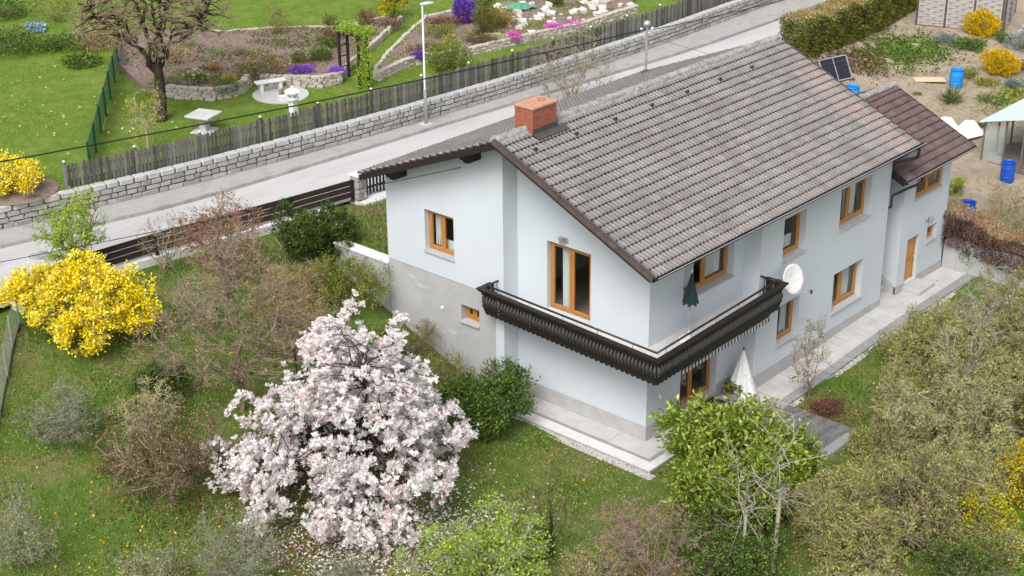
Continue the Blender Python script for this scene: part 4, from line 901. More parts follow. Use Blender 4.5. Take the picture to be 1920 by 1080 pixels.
for i in range(len(wf_pts) - 1):
    a = Vector((*wf_pts[i], float(lot_z(*wf_pts[i])))); b = Vector((*wf_pts[i + 1], float(lot_z(*wf_pts[i + 1]))))
    for q in range(9): m.tube([a + Vector((0, 0, .08 + q * .11)), b + Vector((0, 0, .08 + q * .11))], .0035, 3, False)
    for q in range(14): p = a.lerp(b, q / 14); m.tube([p + Vector((0, 0, .05)), p + Vector((0, 0, .97))], .003, 3, False)
m.obj('wire', 'metal_grey', t)
m = MB()
for i in range(len(wf_pts) - 1):
    a = Vector((*wf_pts[i], float(lot_z(*wf_pts[i])))); b = Vector((*wf_pts[i + 1], float(lot_z(*wf_pts[i + 1])))); m.hexa([a + Vector((-.08, -.08, -.3)), b + Vector((-.08, -.08, -.3)), b + Vector((.08, .08, -.3)), a + Vector((.08, .08, -.3)), a + Vector((-.08, -.08, .12)), b + Vector((-.08, -.08, .12)), b + Vector((.08, .08, .12)), a + Vector((.08, .08, .12))])
m.obj('base_board', 'grey_wood', t)
# retaining wall on the right
m = MB(); m.box(15.085, 15.42, -14, YF - .03, -.3, 1.12); tag(m.obj('retaining_wall', 'concrete'), 'grey concrete retaining wall right of the annex below the brown hedge', 'wall')
# ------------------------------------------------------------------ plants
def leaf_mat(name, c1, c2, c3, rough=.55, trans=.18, spec=.25):
    def sat(c, f=1.14): g = .3 * c[0] + .59 * c[1] + .11 * c[2]; return tuple(max(.002, g + (v - g) * f) for v in c)
    c1, c2, c3 = sat(c1), sat(c2), sat(c3); k = NT(name); a = k.attr('tint'); c = k.ramp(a, [(.05, c1), (.5, c2), (.95, c3)])
    k.col(c, rough, spec)
    tl = k.n('ShaderNodeBsdfTranslucent'); k.l(c, tl.inputs[0]); mx = k.n('ShaderNodeMixShader'); mx.inputs[0].default_value = trans
    k.l(k.b.outputs[0], mx.inputs[1]); k.l(tl.outputs[0], mx.inputs[2]); k.l(mx.outputs[0], k.out.inputs[0])
def bark(name, c1, c2): mat_noise(name, c1, c2, 9, .95, 40, .5, .01, .1, stretch=(1, 1, .4))
bark('bark_brown', (.13, .095, .07), (.24, .19, .145)); bark('bark_pale', (.30, .27, .225), (.44, .41, .36)); bark('bark_red', (.16, .075, .055), (.26, .15, .115))
bark('bark_dark', (.035, .026, .02), (.075, .058, .046)); bark('bark_grey', (.22, .215, .165), (.34, .33, .27)); bark('bark_tan', (.28, .225, .15), (.41, .34, .24)); bark('bark_pink', (.25, .155, .13), (.38, .27, .23)); bark('bark_straw', (.38, .33, .22), (.52, .46, .32)); bark('bark_olive', (.13, .125, .05), (.24, .22, .10))
leaf_mat('l_forsythia', (.74, .56, .02), (.90, .76, .07), (.93, .85, .28)); leaf_mat('l_young', (.20, .31, .03), (.31, .44, .06), (.42, .54, .12))
leaf_mat('l_olive', (.22, .24, .055), (.38, .39, .115), (.53, .51, .20)); leaf_mat('l_laurel', (.085, .14, .022), (.22, .30, .055), (.46, .50, .15), .35, .2, .4)
leaf_mat('l_evergreen', (.025, .052, .014), (.07, .12, .027), (.17, .23, .06)); leaf_mat('l_green', (.04, .08, .016), (.10, .165, .036), (.21, .29, .08), .45, .25, .35)
leaf_mat('l_oliveshrub', (.10, .135, .026), (.21, .25, .06), (.35, .37, .12)); leaf_mat('l_magnolia', (.92, .83, .82), (.945, .92, .91), (.955, .945, .94), .6, .45); leaf_mat('l_magpink', (.70, .42, .46), (.82, .60, .62), (.88, .76, .76), .6, .4)
leaf_mat('l_greygreen', (.15, .17, .08), (.25, .275, .14), (.36, .385, .21)); leaf_mat('l_bud', (.26, .14, .05), (.36, .22, .09), (.44, .31, .15)); leaf_mat('l_redbrown', (.10, .035, .03), (.17, .07, .05), (.26, .13, .09))
leaf_mat('l_lime', (.20, .30, .045), (.30, .41, .075), (.42, .51, .13)); leaf_mat('l_yellowgreen', (.34, .34, .03), (.48, .44, .05), (.62, .52, .10)); leaf_mat('l_gold', (.42, .27, .012), (.62, .43, .02), (.74, .56, .07))
leaf_mat('l_purple', (.13, .04, .36), (.24, .09, .55), (.36, .18, .68)); leaf_mat('l_magenta', (.55, .06, .40), (.72, .16, .58), (.82, .34, .70)); leaf_mat('l_violet', (.07, .03, .22), (.13, .06, .34), (.22, .13, .46))
leaf_mat('l_ochre', (.24, .19, .04), (.36, .30, .09), (.46, .38, .15)); leaf_mat('l_hedge', (.065, .08, .016), (.145, .155, .036), (.25, .24, .075)); leaf_mat('l_hedgetop', (.26, .19, .08), (.38, .30, .14), (.50, .42, .24)); leaf_mat('l_drybrown', (.08, .04, .03), (.15, .085, .06), (.24, .15, .11))
leaf_mat('l_ivy', (.04, .08, .015), (.10, .165, .035), (.19, .27, .07)); leaf_mat('l_silver', (.14, .17, .16), (.24, .28, .27), (.36, .40, .39)); leaf_mat('l_yucca', (.06, .10, .03), (.15, .20, .08), (.32, .36, .2)); leaf_mat('l_cream', (.36, .36, .18), (.50, .50, .28), (.62, .62, .42)); leaf_mat('l_red', (.26, .03, .025), (.40, .06, .045), (.5, .12, .08)); leaf_mat('l_peach', (.30, .19, .10), (.42, .30, .17), (.52, .42, .27)); leaf_mat('l_skyblue', (.25, .36, .55), (.36, .48, .66), (.5, .6, .75))

def unit(v): return v / np.maximum(np.linalg.norm(v, axis=-1, keepdims=True), 1e-9)
def rdir(r, n): return unit(r.normal(size=(n, 3)))
def tubes(P, r0, r1, sides=3):
    n, k, _ = P.shape; T = unit(np.gradient(P, axis=1)); ref = np.where(np.abs(T[..., 2:3]) < .9, np.array([0, 0, 1.0]), np.array([1.0, 0, 0]))
    A = unit(np.cross(T, ref)); B = np.cross(T, A); t = np.linspace(0, 1, k)[None, :, None]
    R = r0[:, None, None] * (1 - t) + r1[:, None, None] * t; ang = 2 * np.pi * np.arange(sides) / sides
    V = P[:, :, None, :] + R[..., None] * (np.cos(ang)[None, None, :, None] * A[:, :, None, :] + np.sin(ang)[None, None, :, None] * B[:, :, None, :])
    i, j, s = np.meshgrid(np.arange(n), np.arange(k - 1), np.arange(sides), indexing='ij'); a = (i * k + j) * sides; s2 = (s + 1) % sides
    F = np.stack([a + s, a + s2, a + sides + s2, a + sides + s], -1).reshape(-1, 4); return V.reshape(-1, 3), F
def cards(r, P, D, size, asp=.5, fold=.12):
    n = len(P); sz = size * (.65 + .7 * r.rand(n, 1)); D = unit(D); S = unit(np.cross(D, rdir(r, n))); N = np.cross(D, S)
    V = np.stack([P, P + D * sz * .5 + S * sz * asp * .5 + N * sz * fold, P + D * sz, P + D * sz * .5 - S * sz * asp * .5 + N * sz * fold], 1)
    return V.reshape(-1, 3), np.arange(n * 4).reshape(-1, 4)
def env_lobes(r, R, H, c=.46, lobes=6, lob=.5, wide=1.0):
    E = [((0, 0, H * c), (R * .8 * wide, R * .8, H * (1 - c) * .86))]
    for i in range(lobes):
        a = 2 * np.pi * (i + r.rand() * .8) / lobes; q = .55 + .2 * r.rand(); zz = H * (.3 + .45 * r.rand()); E.append(((math.cos(a) * R * q * wide, math.sin(a) * R * q, zz), (R * lob * (.8 + .4 * r.rand()), R * lob * (.8 + .4 * r.rand()), min(zz, H * .34))))
    return E
def sample(r, E, n, lo=.6, hi=1.0):
    vol = np.array([e[1][0] * e[1][1] * e[1][2] for e in E]) ** .75; idx = r.choice(len(E), n, p=vol / vol.sum()); C = np.array([e[0] for e in E])[idx]; Rr = np.array([e[1] for e in E])[idx]
    d = rdir(r, n); q = (lo ** 3 + (hi ** 3 - lo ** 3) * r.rand(n, 1)) ** (1 / 3); q = q * (1 + .10 * np.sin(d[:, :1] * 7 + 2) * np.cos(d[:, 1:2] * 6 + d[:, 2:] * 5)); return C + d * Rr * q
def attach(r, T, par, kseg=4, up=.12, wob=.06, jit=.5, tan=.35):
    m, k, _ = par.shape; tg = unit(np.gradient(par, axis=1))[:, 1:].reshape(-1, 3); nd = par[:, 1:].reshape(-1, 3); best = np.empty(len(T), int)
    for s in range(0, len(T), 600):
        d = T[s:s + 600, None, :] - nd[None]; c = np.linalg.norm(d, axis=-1) + 1.2 * np.maximum(0, -d[..., 2] + .1); best[s:s + 600] = np.argmin(c * (1 + jit * r.rand(*c.shape)), axis=1)
    A = nd[best]; d = T - A; L = np.linalg.norm(d, axis=-1, keepdims=True); Cc = A + tg[best] * L * tan + np.array([0, 0, 1.0]) * L * up
    t = np.linspace(0, 1, kseg + 1)[None, :, None]; P = (1 - t) ** 2 * A[:, None] + 2 * t * (1 - t) * Cc[:, None] + t ** 2 * T[:, None]
    w_ = r.normal(size=P.shape) * wob * L[:, None, :] * (t * (1 - t) * 4); return P + w_
def plant(name, label, cat, base, R, H, n1=6, n2=60, n3=500, E=None, r0=.035, tw=.006, barkm='bark_brown', leaf=None, leaf2=None, seed=0, group=None, up=.15, tree=False, trunk_h=0, wide=1.0, c=.46, lobes=6, lob=.5, low=.3, shell=.55, tan=.35, wob=.07, n4=0, twm=None, limb=.65):
    r = np.random.RandomState(seed); root = thing(name, label, cat, base, group); b = np.array(base, float)
    E = E or env_lobes(r, R, H, c, lobes, lob, wide)
    T1 = sample(r, E, n1, .35, .75); T1[:, 2] = np.maximum(T1[:, 2], trunk_h + .15 * H); st = np.tile(np.array([0, 0, trunk_h * .9]), (n1, 1)) + r.normal(size=(n1, 3)) * [.06 * R * (0 if trunk_h else 1), .06 * R * (0 if trunk_h else 1), .0] + np.array([0, 0, 1]) * (r.rand(n1, 1) * .25 * trunk_h)
    t = np.linspace(0, 1, 8)[None, :, None]; mid = st * .45 + T1 * .55; mid[:, :2] = st[:, :2] + (T1[:, :2] - st[:, :2]) * .35
    L1 = (1 - t) ** 2 * st[:, None] + 2 * t * (1 - t) * mid[:, None] + t ** 2 * T1[:, None]; L1 = L1 + r.normal(size=L1.shape) * .025 * H * (t * (1 - t) * 4)
    T2 = sample(r, E, n2, shell, .95); T2[:, 2] = np.maximum(T2[:, 2], low * .3 * H); P2 = attach(r, T2, L1, 5, up, wob, .5, tan)
    T3 = sample(r, E, n3, shell, 1.08); T3[:, 2] = np.maximum(T3[:, 2], .03 * H + .05); P3 = attach(r, T3, P2, 3, up * .7, wob, .35, tan)
    VV = []; FF = []; off_ = 0
    def put(V, F):
        nonlocal off_; VV.append(V); FF.append(F + off_); off_ += len(V)
    if trunk_h:
        tp = np.stack([np.array([.03 * R * math.sin(q * 3), .03 * R * math.cos(q * 2), trunk_h * 1.18 * q]) for q in np.linspace(0, 1, 6)])[None]; put(*tubes(tp, np.array([r0 * 1.5]), np.array([r0]), 8))
    put(*tubes(L1, np.full(n1, r0 * (limb if trunk_h else 1)), np.full(n1, r0 * .3), 6)); put(*tubes(P2, np.full(n2, max(r0 * .28, tw * 1.2)), np.full(n2, tw), 4))
    if twm:
        npobj('trunk' if tree else 'branches', np.concatenate(VV) + b, np.concatenate(FF), barkm, root); VV = []; FF = []; off_ = 0
    put(*tubes(P3, np.full(n3, tw), np.full(n3, tw * .45), 3)); Pall = P3
    if n4:
        T4 = sample(r, E, n4, shell * .8, 1.12); P4 = attach(r, T4, P3, 2, up * .5, wob, .3, tan); put(*tubes(P4, np.full(n4, tw * .6), np.full(n4, tw * .35), 3)); Pall = P4
    npobj('twigs' if twm else ('trunk' if tree else 'branches'), np.concatenate(VV) + b, np.concatenate(FF), twm or barkm, root)
    for li, lf in enumerate([leaf, leaf2]):
        if not lf: continue
        mat, n, size, asp = lf[:4]; lo_t = lf[4] if len(lf) > 4 else .35; spread = lf[5] if len(lf) > 5 else size * .8; cnt = lf[6] if len(lf) > 6 else 1
        i = r.randint(len(Pall), size=n); q = (lo_t + (1 - lo_t) * r.rand(n)) * (Pall.shape[1] - 1); a = np.minimum(q.astype(int), Pall.shape[1] - 2); fr = (q - a)[:, None]; p = Pall[i, a] * (1 - fr) + Pall[i, a + 1] * fr
        p = p + r.normal(size=p.shape) * spread; p[:, 2] = np.maximum(p[:, 2], .03); tan_ = unit(Pall[i, a + 1] - Pall[i, a]); outd = unit(p - np.array([0, 0, H * .3])); tn = np.repeat(np.clip(.5 + .28 * r.normal(size=n) + .25 * np.sin(p[:, 0] * 3.1 + seed) * np.cos(p[:, 1] * 2.7) * .6, 0, 1), 4 * cnt)
        if cnt == 1: D = tan_ * .4 + outd * .5 + rdir(r, n) * .9; V, F = cards(r, p, D, size, asp)
        else:
            axd = unit(outd * .6 + np.array([0, 0, .7]) + rdir(r, n) * .35); s1 = unit(np.cross(axd, rdir(r, n))); s2 = np.cross(axd, s1); ang = (np.arange(cnt) / cnt * 2 * np.pi)[None, :, None] + r.rand(n, 1, 1)
            D = axd[:, None] * (.35 + .9 * r.rand(n, 1, 1)) + (np.cos(ang) * s1[:, None] + np.sin(ang) * s2[:, None]) * .9; V, F = cards(r, np.repeat(p, cnt, 0), D.reshape(-1, 3), size, asp, .16)
        npobj(('crown' if tree else 'foliage') if li == 0 else ('blossom' if cnt > 1 else 'leaves'), V + b, F, mat, root, tint=tn)
    return root
def cushion(name, label, cat, base, R, H, mat, n=900, size=.06, asp=.6, seed=1, group=None, lobes=4, flowers=None, root=None):
    """low dense plant: leaves on a lumpy dome over short stems"""
    r = np.random.RandomState(seed); root = root or thing(name, label, cat, base, group); b = np.array(base, float); E = env_lobes(r, R, H, .35, lobes, .5)
    p = sample(r, E, n, .75, 1.0); p[:, 2] = np.abs(p[:, 2]) + .01; m = 60; T = sample(r, E, m, .4, .9); T[:, 2] = np.abs(T[:, 2]) + .02; tt = np.linspace(0, 1, 4)[None, :, None]; S = np.concatenate([r.normal(size=(m, 2)) * R * .12, np.zeros((m, 1))], 1)
    V, F = tubes(S[:, None] * (1 - tt) + T[:, None] * tt + r.normal(size=(m, 4, 3)) * .01, np.full(m, .008), np.full(m, .004), 3); npobj('stems', V + b, F, 'bark_brown', root)
    D = unit(p - np.array([0, 0, H * .2])) + rdir(r, n) * .7; V, F = cards(r, p, D, size, asp); npobj('foliage', V + b, F, mat, root, tint=np.repeat(np.clip(.5 + .3 * r.normal(size=n), 0, 1), 4))
    if flowers:
        fm, fn, fs = flowers; q = sample(r, E, fn, .95, 1.08); q[:, 2] = np.abs(q[:, 2]) + .02; V, F = cards(r, q, unit(q) + rdir(r, fn), fs, .8); npobj('blossom', V + b, F, fm, root, tint=np.repeat(r.rand(fn), 4))
    return root
def gz(x, y): return float(lot_z(x, y) + lot_bumps(x, y)) - .02
def lot(x, y): return (x, y, gz(x, y))

def mag_env():
    r = np.random.RandomState(12); E = [((0, 0, 1.6), (1.8, 1.8, 1.3)), ((.1, .1, 3.2), (.9, .9, 1.1)), ((.35, .15, 4.75), (.3, .3, .75)), ((1.0, -.65, 4.35), (.28, .28, .7)), ((-.15, .35, 4.3), (.35, .35, .6)), ((-2.15, 2.35, 1.0), (.6, .6, .5)), ((-2.3, 2.0, 1.7), (.5, .5, .5)), ((-2.4, 2.6, 1.5), (.32, .32, .3)), ((-1.7, 2.0, 2.4), (.5, .5, .45)), ((-1.9, 1.7, .8), (.65, .65, .5))]
    for i in range(64):
        z = .45 + 4.0 * r.rand() ** 1.25; R = 3.55 * (1 - z / 5.5) ** .78; a = 2.4 * i + r.rand() * .7; q = (.62 + .32 * r.rand()); s = .36 + .36 * r.rand(); E.append(((math.cos(a) * R * q, math.sin(a) * R * q, z), (s * 1.15, s * 1.15, min(z * .9, s * .85))))
    return E
def spiky_env(seed, R, H):      # many upright plumes of uneven height
    r = np.random.RandomState(seed); E = [((0, 0, H * .3), (R * .75, R * .75, H * .28))]
    for i in range(15):
        a = 2.4 * i + r.rand(); q = R * math.sqrt((i + .5) / 15) * .92; h = H * (.55 + .5 * r.rand()) * (1 - .3 * (q / R) ** 2); E.append(((math.cos(a) * q, math.sin(a) * q, h * .6), (R * (.16 + .14 * r.rand()), R * (.16 + .14 * r.rand()), h * .42)))
    return E
# --- house garden
plant('magnolia_tree', 'magnolia tree covered in pale pink and white blossom in front of the left gable', 'tree', lot(-6.72, 3.72), 3.3, 5.3, n1=12, n2=340, n3=2200, r0=.075, tw=.008, barkm='bark_dark', tree=True, trunk_h=.35, seed=21, low=.2,
      E=mag_env(),
      leaf=('l_magnolia', 16000, .094, .62, .6, .04, 5), leaf2=('l_magpink', 1700, .085, .5, .3, .05, 4))
plant('forsythia_bush', 'large bright yellow forsythia bush by the road on the left', 'bush', lot(-8.55, 12.2), 2.0, 2.5, n1=16, n2=170, n3=1500, r0=.028, tw=.007, barkm='bark_brown', seed=5, leaf=('l_forsythia', 27000, .075, .66, .2, .05), lobes=8, c=.5,
      E=[((0, 0, 1.0), (1.35, 1.35, .92)), ((-.7, .8, 1.5), (1.0, .85, .5)), ((.85, -.65, 1.1), (.85, .85, .85)), ((.35, .3, 1.6), (.7, .7, .6)), ((-.85, 1.4, 1.2), (.7, .7, .4)), ((-.5, -.85, .7), (.8, .8, .6)), ((.95, -1.1, .75), (.62, .62, .6))])
plant('young_tree', 'young light green leafing tree behind the large yellow forsythia', 'tree', lot(-6.9, 14.85), .95, 2.9, n1=9, n2=80, n3=700, r0=.03, tw=.006, tree=True, trunk_h=.5, seed=6, leaf=('l_young', 6500, .065, .5, .2, .05), c=.62, up=.35)
plant('bare_shrub', 'bare upright twiggy shrub behind the brown board fence posts', 'shrub', lot(-4.6, 14.0), .75, 2.0, n1=14, n2=80, n3=380, r0=.016, tw=.005, barkm='bark_tan', seed=7, up=.5, c=.6)
plant('bare_shrub', 'reddish bare shrub with russet buds before the road fence', 'shrub', lot(-3.6, 12.5), 1.2, 2.2, n1=14, n2=150, n3=1700, r0=.02, tw=.006, barkm='bark_pink', seed=8, leaf=('l_redbrown', 3200, .05, .6), leaf2=('l_bud', 2200, .055, .6), up=.3)
plant('bare_tree', 'small bare tree with fanning grey branches left of the magnolia', 'tree', lot(-6.95, 7.75), 2.2, 4.9, n1=13, n2=240, n3=2900, r0=.05, tw=.0065, barkm='bark_brown', twm='bark_tan', tree=True, trunk_h=.75, seed=31, up=.1, wob=.04, tan=.3, limb=.5,
      E=[((0, 0, 2.6), (2.1, 2.1, 1.6)), ((.3, .3, 3.8), (1.4, 1.4, 1.3)), ((-1.2, 1.1, 2.1), (1.2, 1.2, .9)), ((1.3, -1.1, 2.3), (1.2, 1.2, 1.0)), ((.8, 1.0, 3.9), (.8, .8, 1.2))], leaf=('l_bud', 1500, .06, .6, .5), shell=.5)
plant('bare_shrub', 'loose bare shrub with orange buds right of the small bare tree', 'shrub', lot(-4.3, 8.9), 1.3, 2.2, n1=9, n2=60, n3=360, r0=.018, tw=.0055, barkm='bark_tan', seed=33, up=.3, leaf=('l_bud', 1900, .06, .6, .4), leaf2=('l_olive', 1400, .05, .5))
plant('evergreen_shrub', 'dark green spreading conifer shrub at the corner of the concrete garden wall', 'shrub', lot(-1.0, 11.75), 1.0, 1.65, n1=12, n2=110, n3=900, r0=.025, barkm='bark_dark', seed=9, leaf=('l_evergreen', 11000, .085, .35, .15, .04), lobes=7)
plant('evergreen_shrub', 'small bluish green conifer behind the white wall coping', 'shrub', (-.05, 11.35, 2.48), .5, 1.1, n1=8, n2=50, n3=400, r0=.018, barkm='bark_dark', seed=10, leaf=('l_evergreen', 4200, .07, .35, .15, .03))
plant('olive_shrub', 'loose olive green shrub in front of the concrete garden wall', 'shrub', lot(-1.6, 9.6), 1.2, 1.5, n1=12, n2=90, n3=700, r0=.018, tw=.0055, barkm='bark_olive', seed=11, leaf=('l_oliveshrub', 6500, .06, .5, .3, .05), wide=1.0)
plant('low_shrub', 'low brownish green shrub against the grey basement wall', 'shrub', lot(-1.5, 7.1), .75, 1.1, n1=9, n2=50, n3=350, r0=.014, tw=.005, barkm='bark_brown', seed=12, leaf=('l_redbrown', 1100, .05, .5), leaf2=('l_oliveshrub', 1800, .05, .5))
plant('low_shrub', 'thin low shrub under the small basement window', 'shrub', lot(-1.5, 5.7), .7, 1.0, n1=9, n2=50, n3=300, r0=.014, tw=.005, barkm='bark_brown', seed=13, leaf=('l_oliveshrub', 1500, .05, .5))
plant('leafy_bush', 'round dense green bush at the left end of the terrace', 'bush', lot(-1.95, 3.85), 1.32, 1.5, n1=14, n2=120, n3=900, r0=.022, barkm='bark_dark', seed=14, leaf=('l_green', 12500, .085, .5, .25, .05), lobes=8)
plant('grey_shrub', 'grey green fine twigged shrub at the left edge below the yellow bush', 'shrub', lot(-11.3, 9.15), 1.05, 1.75, E=spiky_env(802, 1.05, 1.7), n1=14, n2=120, n3=1200, r0=.016, tw=.0055, barkm='bark_grey', seed=15, leaf=('l_greygreen', 5200, .045, .5, .4, .04), up=.25)
plant('brown_shrub', 'arching brown twig shrub left of the magnolia with reddish centre', 'shrub', lot(-10.3, 6.75), 1.5, 2.6, E=spiky_env(801, 1.5, 2.5), n1=18, n2=220, n3=2600, r0=.018, tw=.0065, barkm='bark_tan', twm='bark_brown', seed=16, leaf=('l_redbrown', 4200, .05, .5, .0), leaf2=('l_olive', 2600, .045, .5, .5), up=.25, tan=.5)
plant('grey_shrub', 'grey brown twig shrub in the bottom left corner', 'shrub', lot(-14.2, 6.6), .95, 2.2, E=spiky_env(803, .95, 2.2), n1=12, n2=110, n3=1000, r0=.015, tw=.0055, barkm='bark_grey', seed=17, leaf=('l_olive', 1500, .045, .5), up=.3)
plant('grey_shrub', 'pale grey twig shrub at the bottom edge below the magnolia', 'shrub', lot(-11.1, 2.95), 1.05, 1.7, n1=12, n2=110, n3=1000, r0=.015, tw=.0055, barkm='bark_grey', seed=18, leaf=('l_greygreen', 2200, .045, .5), up=.25)
plant('lime_shrub', 'fresh lime green leafing shrub at the bottom centre', 'shrub', lot(-7.6, -1.35), 1.85, 2.0, E=spiky_env(810, 1.85, 2.05), n1=16, n2=150, n3=1300, r0=.02, tw=.006, barkm='bark_pale', seed=19, leaf=('l_lime', 8500, .07, .65, .3, .05), up=.35, c=.5)
plant('whip_stems', 'upright dark bare stems right of the lime green shrub', 'shrub', lot(-5.55, -1.5), .6, 2.0, n1=14, n2=26, n3=110, r0=.014, tw=.005, barkm='bark_dark', seed=20, up=.7, c=.6)
plant('pink_shrub', 'pinkish brown bare twig shrub at the bottom right of the lawn', 'shrub', lot(-4.7, -3.75), 1.35, 1.9, n1=15, n2=150, n3=1500, r0=.016, tw=.006, barkm='bark_pink', seed=22, leaf=('l_peach', 900, .04, .5), up=.2)
plant('laurel_bush', 'large glossy yellow green laurel bush in front of the terrace', 'bush', lot(-1.0, -3.45), 1.72, 2.4, n1=16, n2=190, n3=1500, r0=.03, tw=.008, barkm='bark_brown', seed=23, leaf=('l_laurel', 30000, .14, .42, .2, .08), lobes=8, c=.5)
plant('leafy_bush', 'dark green leafy bush below the laurel at the bottom edge', 'bush', lot(-3.7, -5.1), 1.2, 1.5, n1=12, n2=90, n3=700, r0=.02, barkm='bark_dark', seed=24, leaf=('l_green', 8500, .07, .5, .25, .05))
plant('bare_sapling', 'pale trunked bare sapling in front of the laurel, nearer the left', 'tree', lot(-3.3, -5.25), 1.0, 4.2, n1=4, n2=14, n3=70, r0=.034, tw=.006, barkm='bark_pale', tree=True, trunk_h=1.5, limb=.42, seed=28, up=.1, c=.68, leaf=('l_bud', 110, .05, .5, .6), tan=.12, wob=.05)
plant('bare_sapling', 'taller pale forked bare sapling in front of the laurel', 'tree', lot(-2.75, -5.75), 1.2, 5.0, n1=4, n2=18, n3=90, r0=.042, tw=.0065, barkm='bark_pale', tree=True, trunk_h=1.9, limb=.42, seed=29, up=.1, c=.66, leaf=('l_bud', 120, .05, .5, .6), tan=.12, wob=.05)
plant('young_tree', 'slender brown leaved sapling beside the narrow walkway by the facade', 'tree', lot(4.75, -2.0), .55, 2.75, n1=7, n2=30, n3=150, r0=.016, tw=.005, barkm='bark_brown', tree=True, trunk_h=.25, seed=27, up=.6, c=.5, leaf=('l_peach', 700, .055, .5, .2), leaf2=('l_oliveshrub', 500, .05, .5, .2))
TH = [(5.75, -4.7, 1.05, 1.6, 'closest to the terrace corner'), (8.3, -3.6, 1.15, 2.0, 'beside the middle of the walkway'), (9.9, -4.1, 1.15, 1.95, 'across the walkway from the annex door'), (9.9, -6.0, 1.1, 2.2, 'at the right edge below the retaining wall'),
      (1.5, -5.75, .95, 1.05, 'at the lower terrace corner beside the laurel'), (3.9, -6.0, 1.35, 2.5, 'in the middle of the right thicket'), (6.1, -6.6, 1.35, 2.5, 'near the right edge with pale poles'), (-1.3, -6.9, 1.25, 2.2, 'at the bottom edge right of the pale saplings'),
      (.5, -7.4, 1.25, 2.3, 'at the bottom edge in the lower thicket'), (2.35, -7.8, 1.1, 2.3, 'next to the yellow bush at the right edge'), (8.0, -5.4, 1.3, 2.3, 'behind the middle of the right thicket'), (12.2, -4.4, 1.2, 1.9, 'furthest right under the brown hedge'), (12.3, -7.2, 1.3, 2.3, 'cut by the right picture edge'), (-.2, -5.9, .9, 1.5, 'between the laurel and the pale saplings'), (-2.3, -7.7, .95, 1.3, 'lowest at the bottom edge below the pale saplings'), (1.0, -9.0, .8, 1.0, 'small at the bottom edge by the dark soil'), (11.0, -5.6, 1.2, 2.0, 'with the palest twigs at the right edge'), (8.6, -8.0, 1.3, 2.3, 'behind the dark evergreen at the right edge'), (3.6, -4.95, .75, .7, 'lowest, against the lower terrace edge')]
for i, (x, y, R, H, wh) in enumerate(TH):
    plant('olive_shrub', 'olive brown twiggy thicket shrub ' + wh, 'shrub', lot(x, y), R * 1.15, H * 1.1, E=spiky_env(500 + i, R * 1.15, H * 1.1), n1=18, n2=200, n3=3200, r0=.02, tw=.009, barkm=('bark_brown', 'bark_olive', 'bark_brown', 'bark_tan')[i % 4], twm=('bark_tan', 'bark_straw', 'bark_straw', 'bark_tan')[i % 4], seed=40 + i, group='thicket shrubs right of the house',
          leaf=('l_olive', (5200, 7000, 4400)[i % 3], .06, .5, .3, .045), leaf2=('l_oliveshrub', (5200, 2800, 3600, 6200)[i % 4], .06, .5, .1, .05), up=.55, tan=.2, wob=.05)
plant('yellow_bush', 'yellow leaved bush at the right edge of the thicket', 'bush', lot(3.75, -8.6), .85, 1.9, n1=12, n2=80, n3=600, r0=.018, barkm='bark_brown', seed=60, leaf=('l_yellowgreen', 5200, .065, .55, .2, .05), leaf2=('l_gold', 2200, .065, .55, .2))
plant('yellow_bush', 'lower yellow green bush near the bottom right corner', 'bush', lot(1.55, -8.75), .7, 1.3, n1=10, n2=60, n3=450, r0=.015, barkm='bark_brown', seed=61, leaf=('l_yellowgreen', 4200, .06, .55, .2, .05))
plant('evergreen_shrub', 'dark green shrub at the right edge above the yellow bush', 'shrub', lot(6.4, -8.2), .95, 2.0, n1=10, n2=80, n3=600, r0=.02, barkm='bark_dark', seed=62, leaf=('l_evergreen', 5200, .07, .4, .2))
plant('leafy_bush', 'low green bush at the bottom right edge', 'bush', lot(-.3, -9.1), .9, 1.0, n1=10, n2=70, n3=500, r0=.016, barkm='bark_brown', seed=63, leaf=('l_green', 4600, .06, .5, .2))
for i, (x, y, h, wh) in enumerate([(6.8, -5.2, 3.2, 'among the olive thicket, its trunk the tallest'), (8.8, -5.0, 2.8, 'in the thicket below the annex'), (11.3, -4.2, 2.6, 'beside the concrete retaining wall'), (9.9, -5.4, 3.0, 'with upright stalks at the right edge of the thicket'), (10.6, -3.4, 2.4, 'nearest the annex end of the walkway')]):
    plant('bare_sapling', 'pale bare sapling ' + wh, 'tree', lot(x, y), .9, h, n1=6, n2=22, n3=90, r0=.028, tw=.006, barkm='bark_pale', tree=True, trunk_h=.9, seed=70 + i, up=.2, c=.66, tan=.15)
plant('bare_shrub', 'tangled bare shrub behind the roof ridge beside the chimney', 'shrub', (14.6, 14.6, 2.55), 1.7, 2.9, n1=14, n2=140, n3=1100, r0=.03, tw=.008, barkm='bark_tan', twm='bark_grey', seed=75, up=.25, leaf=('l_olive', 700, .05, .5, .5))
plant('low_shrub', 'reddish heather clump at the terrace corner', 'shrub', lot(4.55, -2.65), .42, .34, n1=10, n2=50, n3=260, r0=.01, tw=.005, barkm='bark_red', seed=76, leaf=('l_redbrown', 1100, .045, .5), leaf2=('l_drybrown', 900, .05, .6))
cushion('plant', None, None, (3.38, -.42, .23), .24, .3, 'l_green', 260, .08, .5, 77, flowers=('l_gold', 60, .07), root=POT)

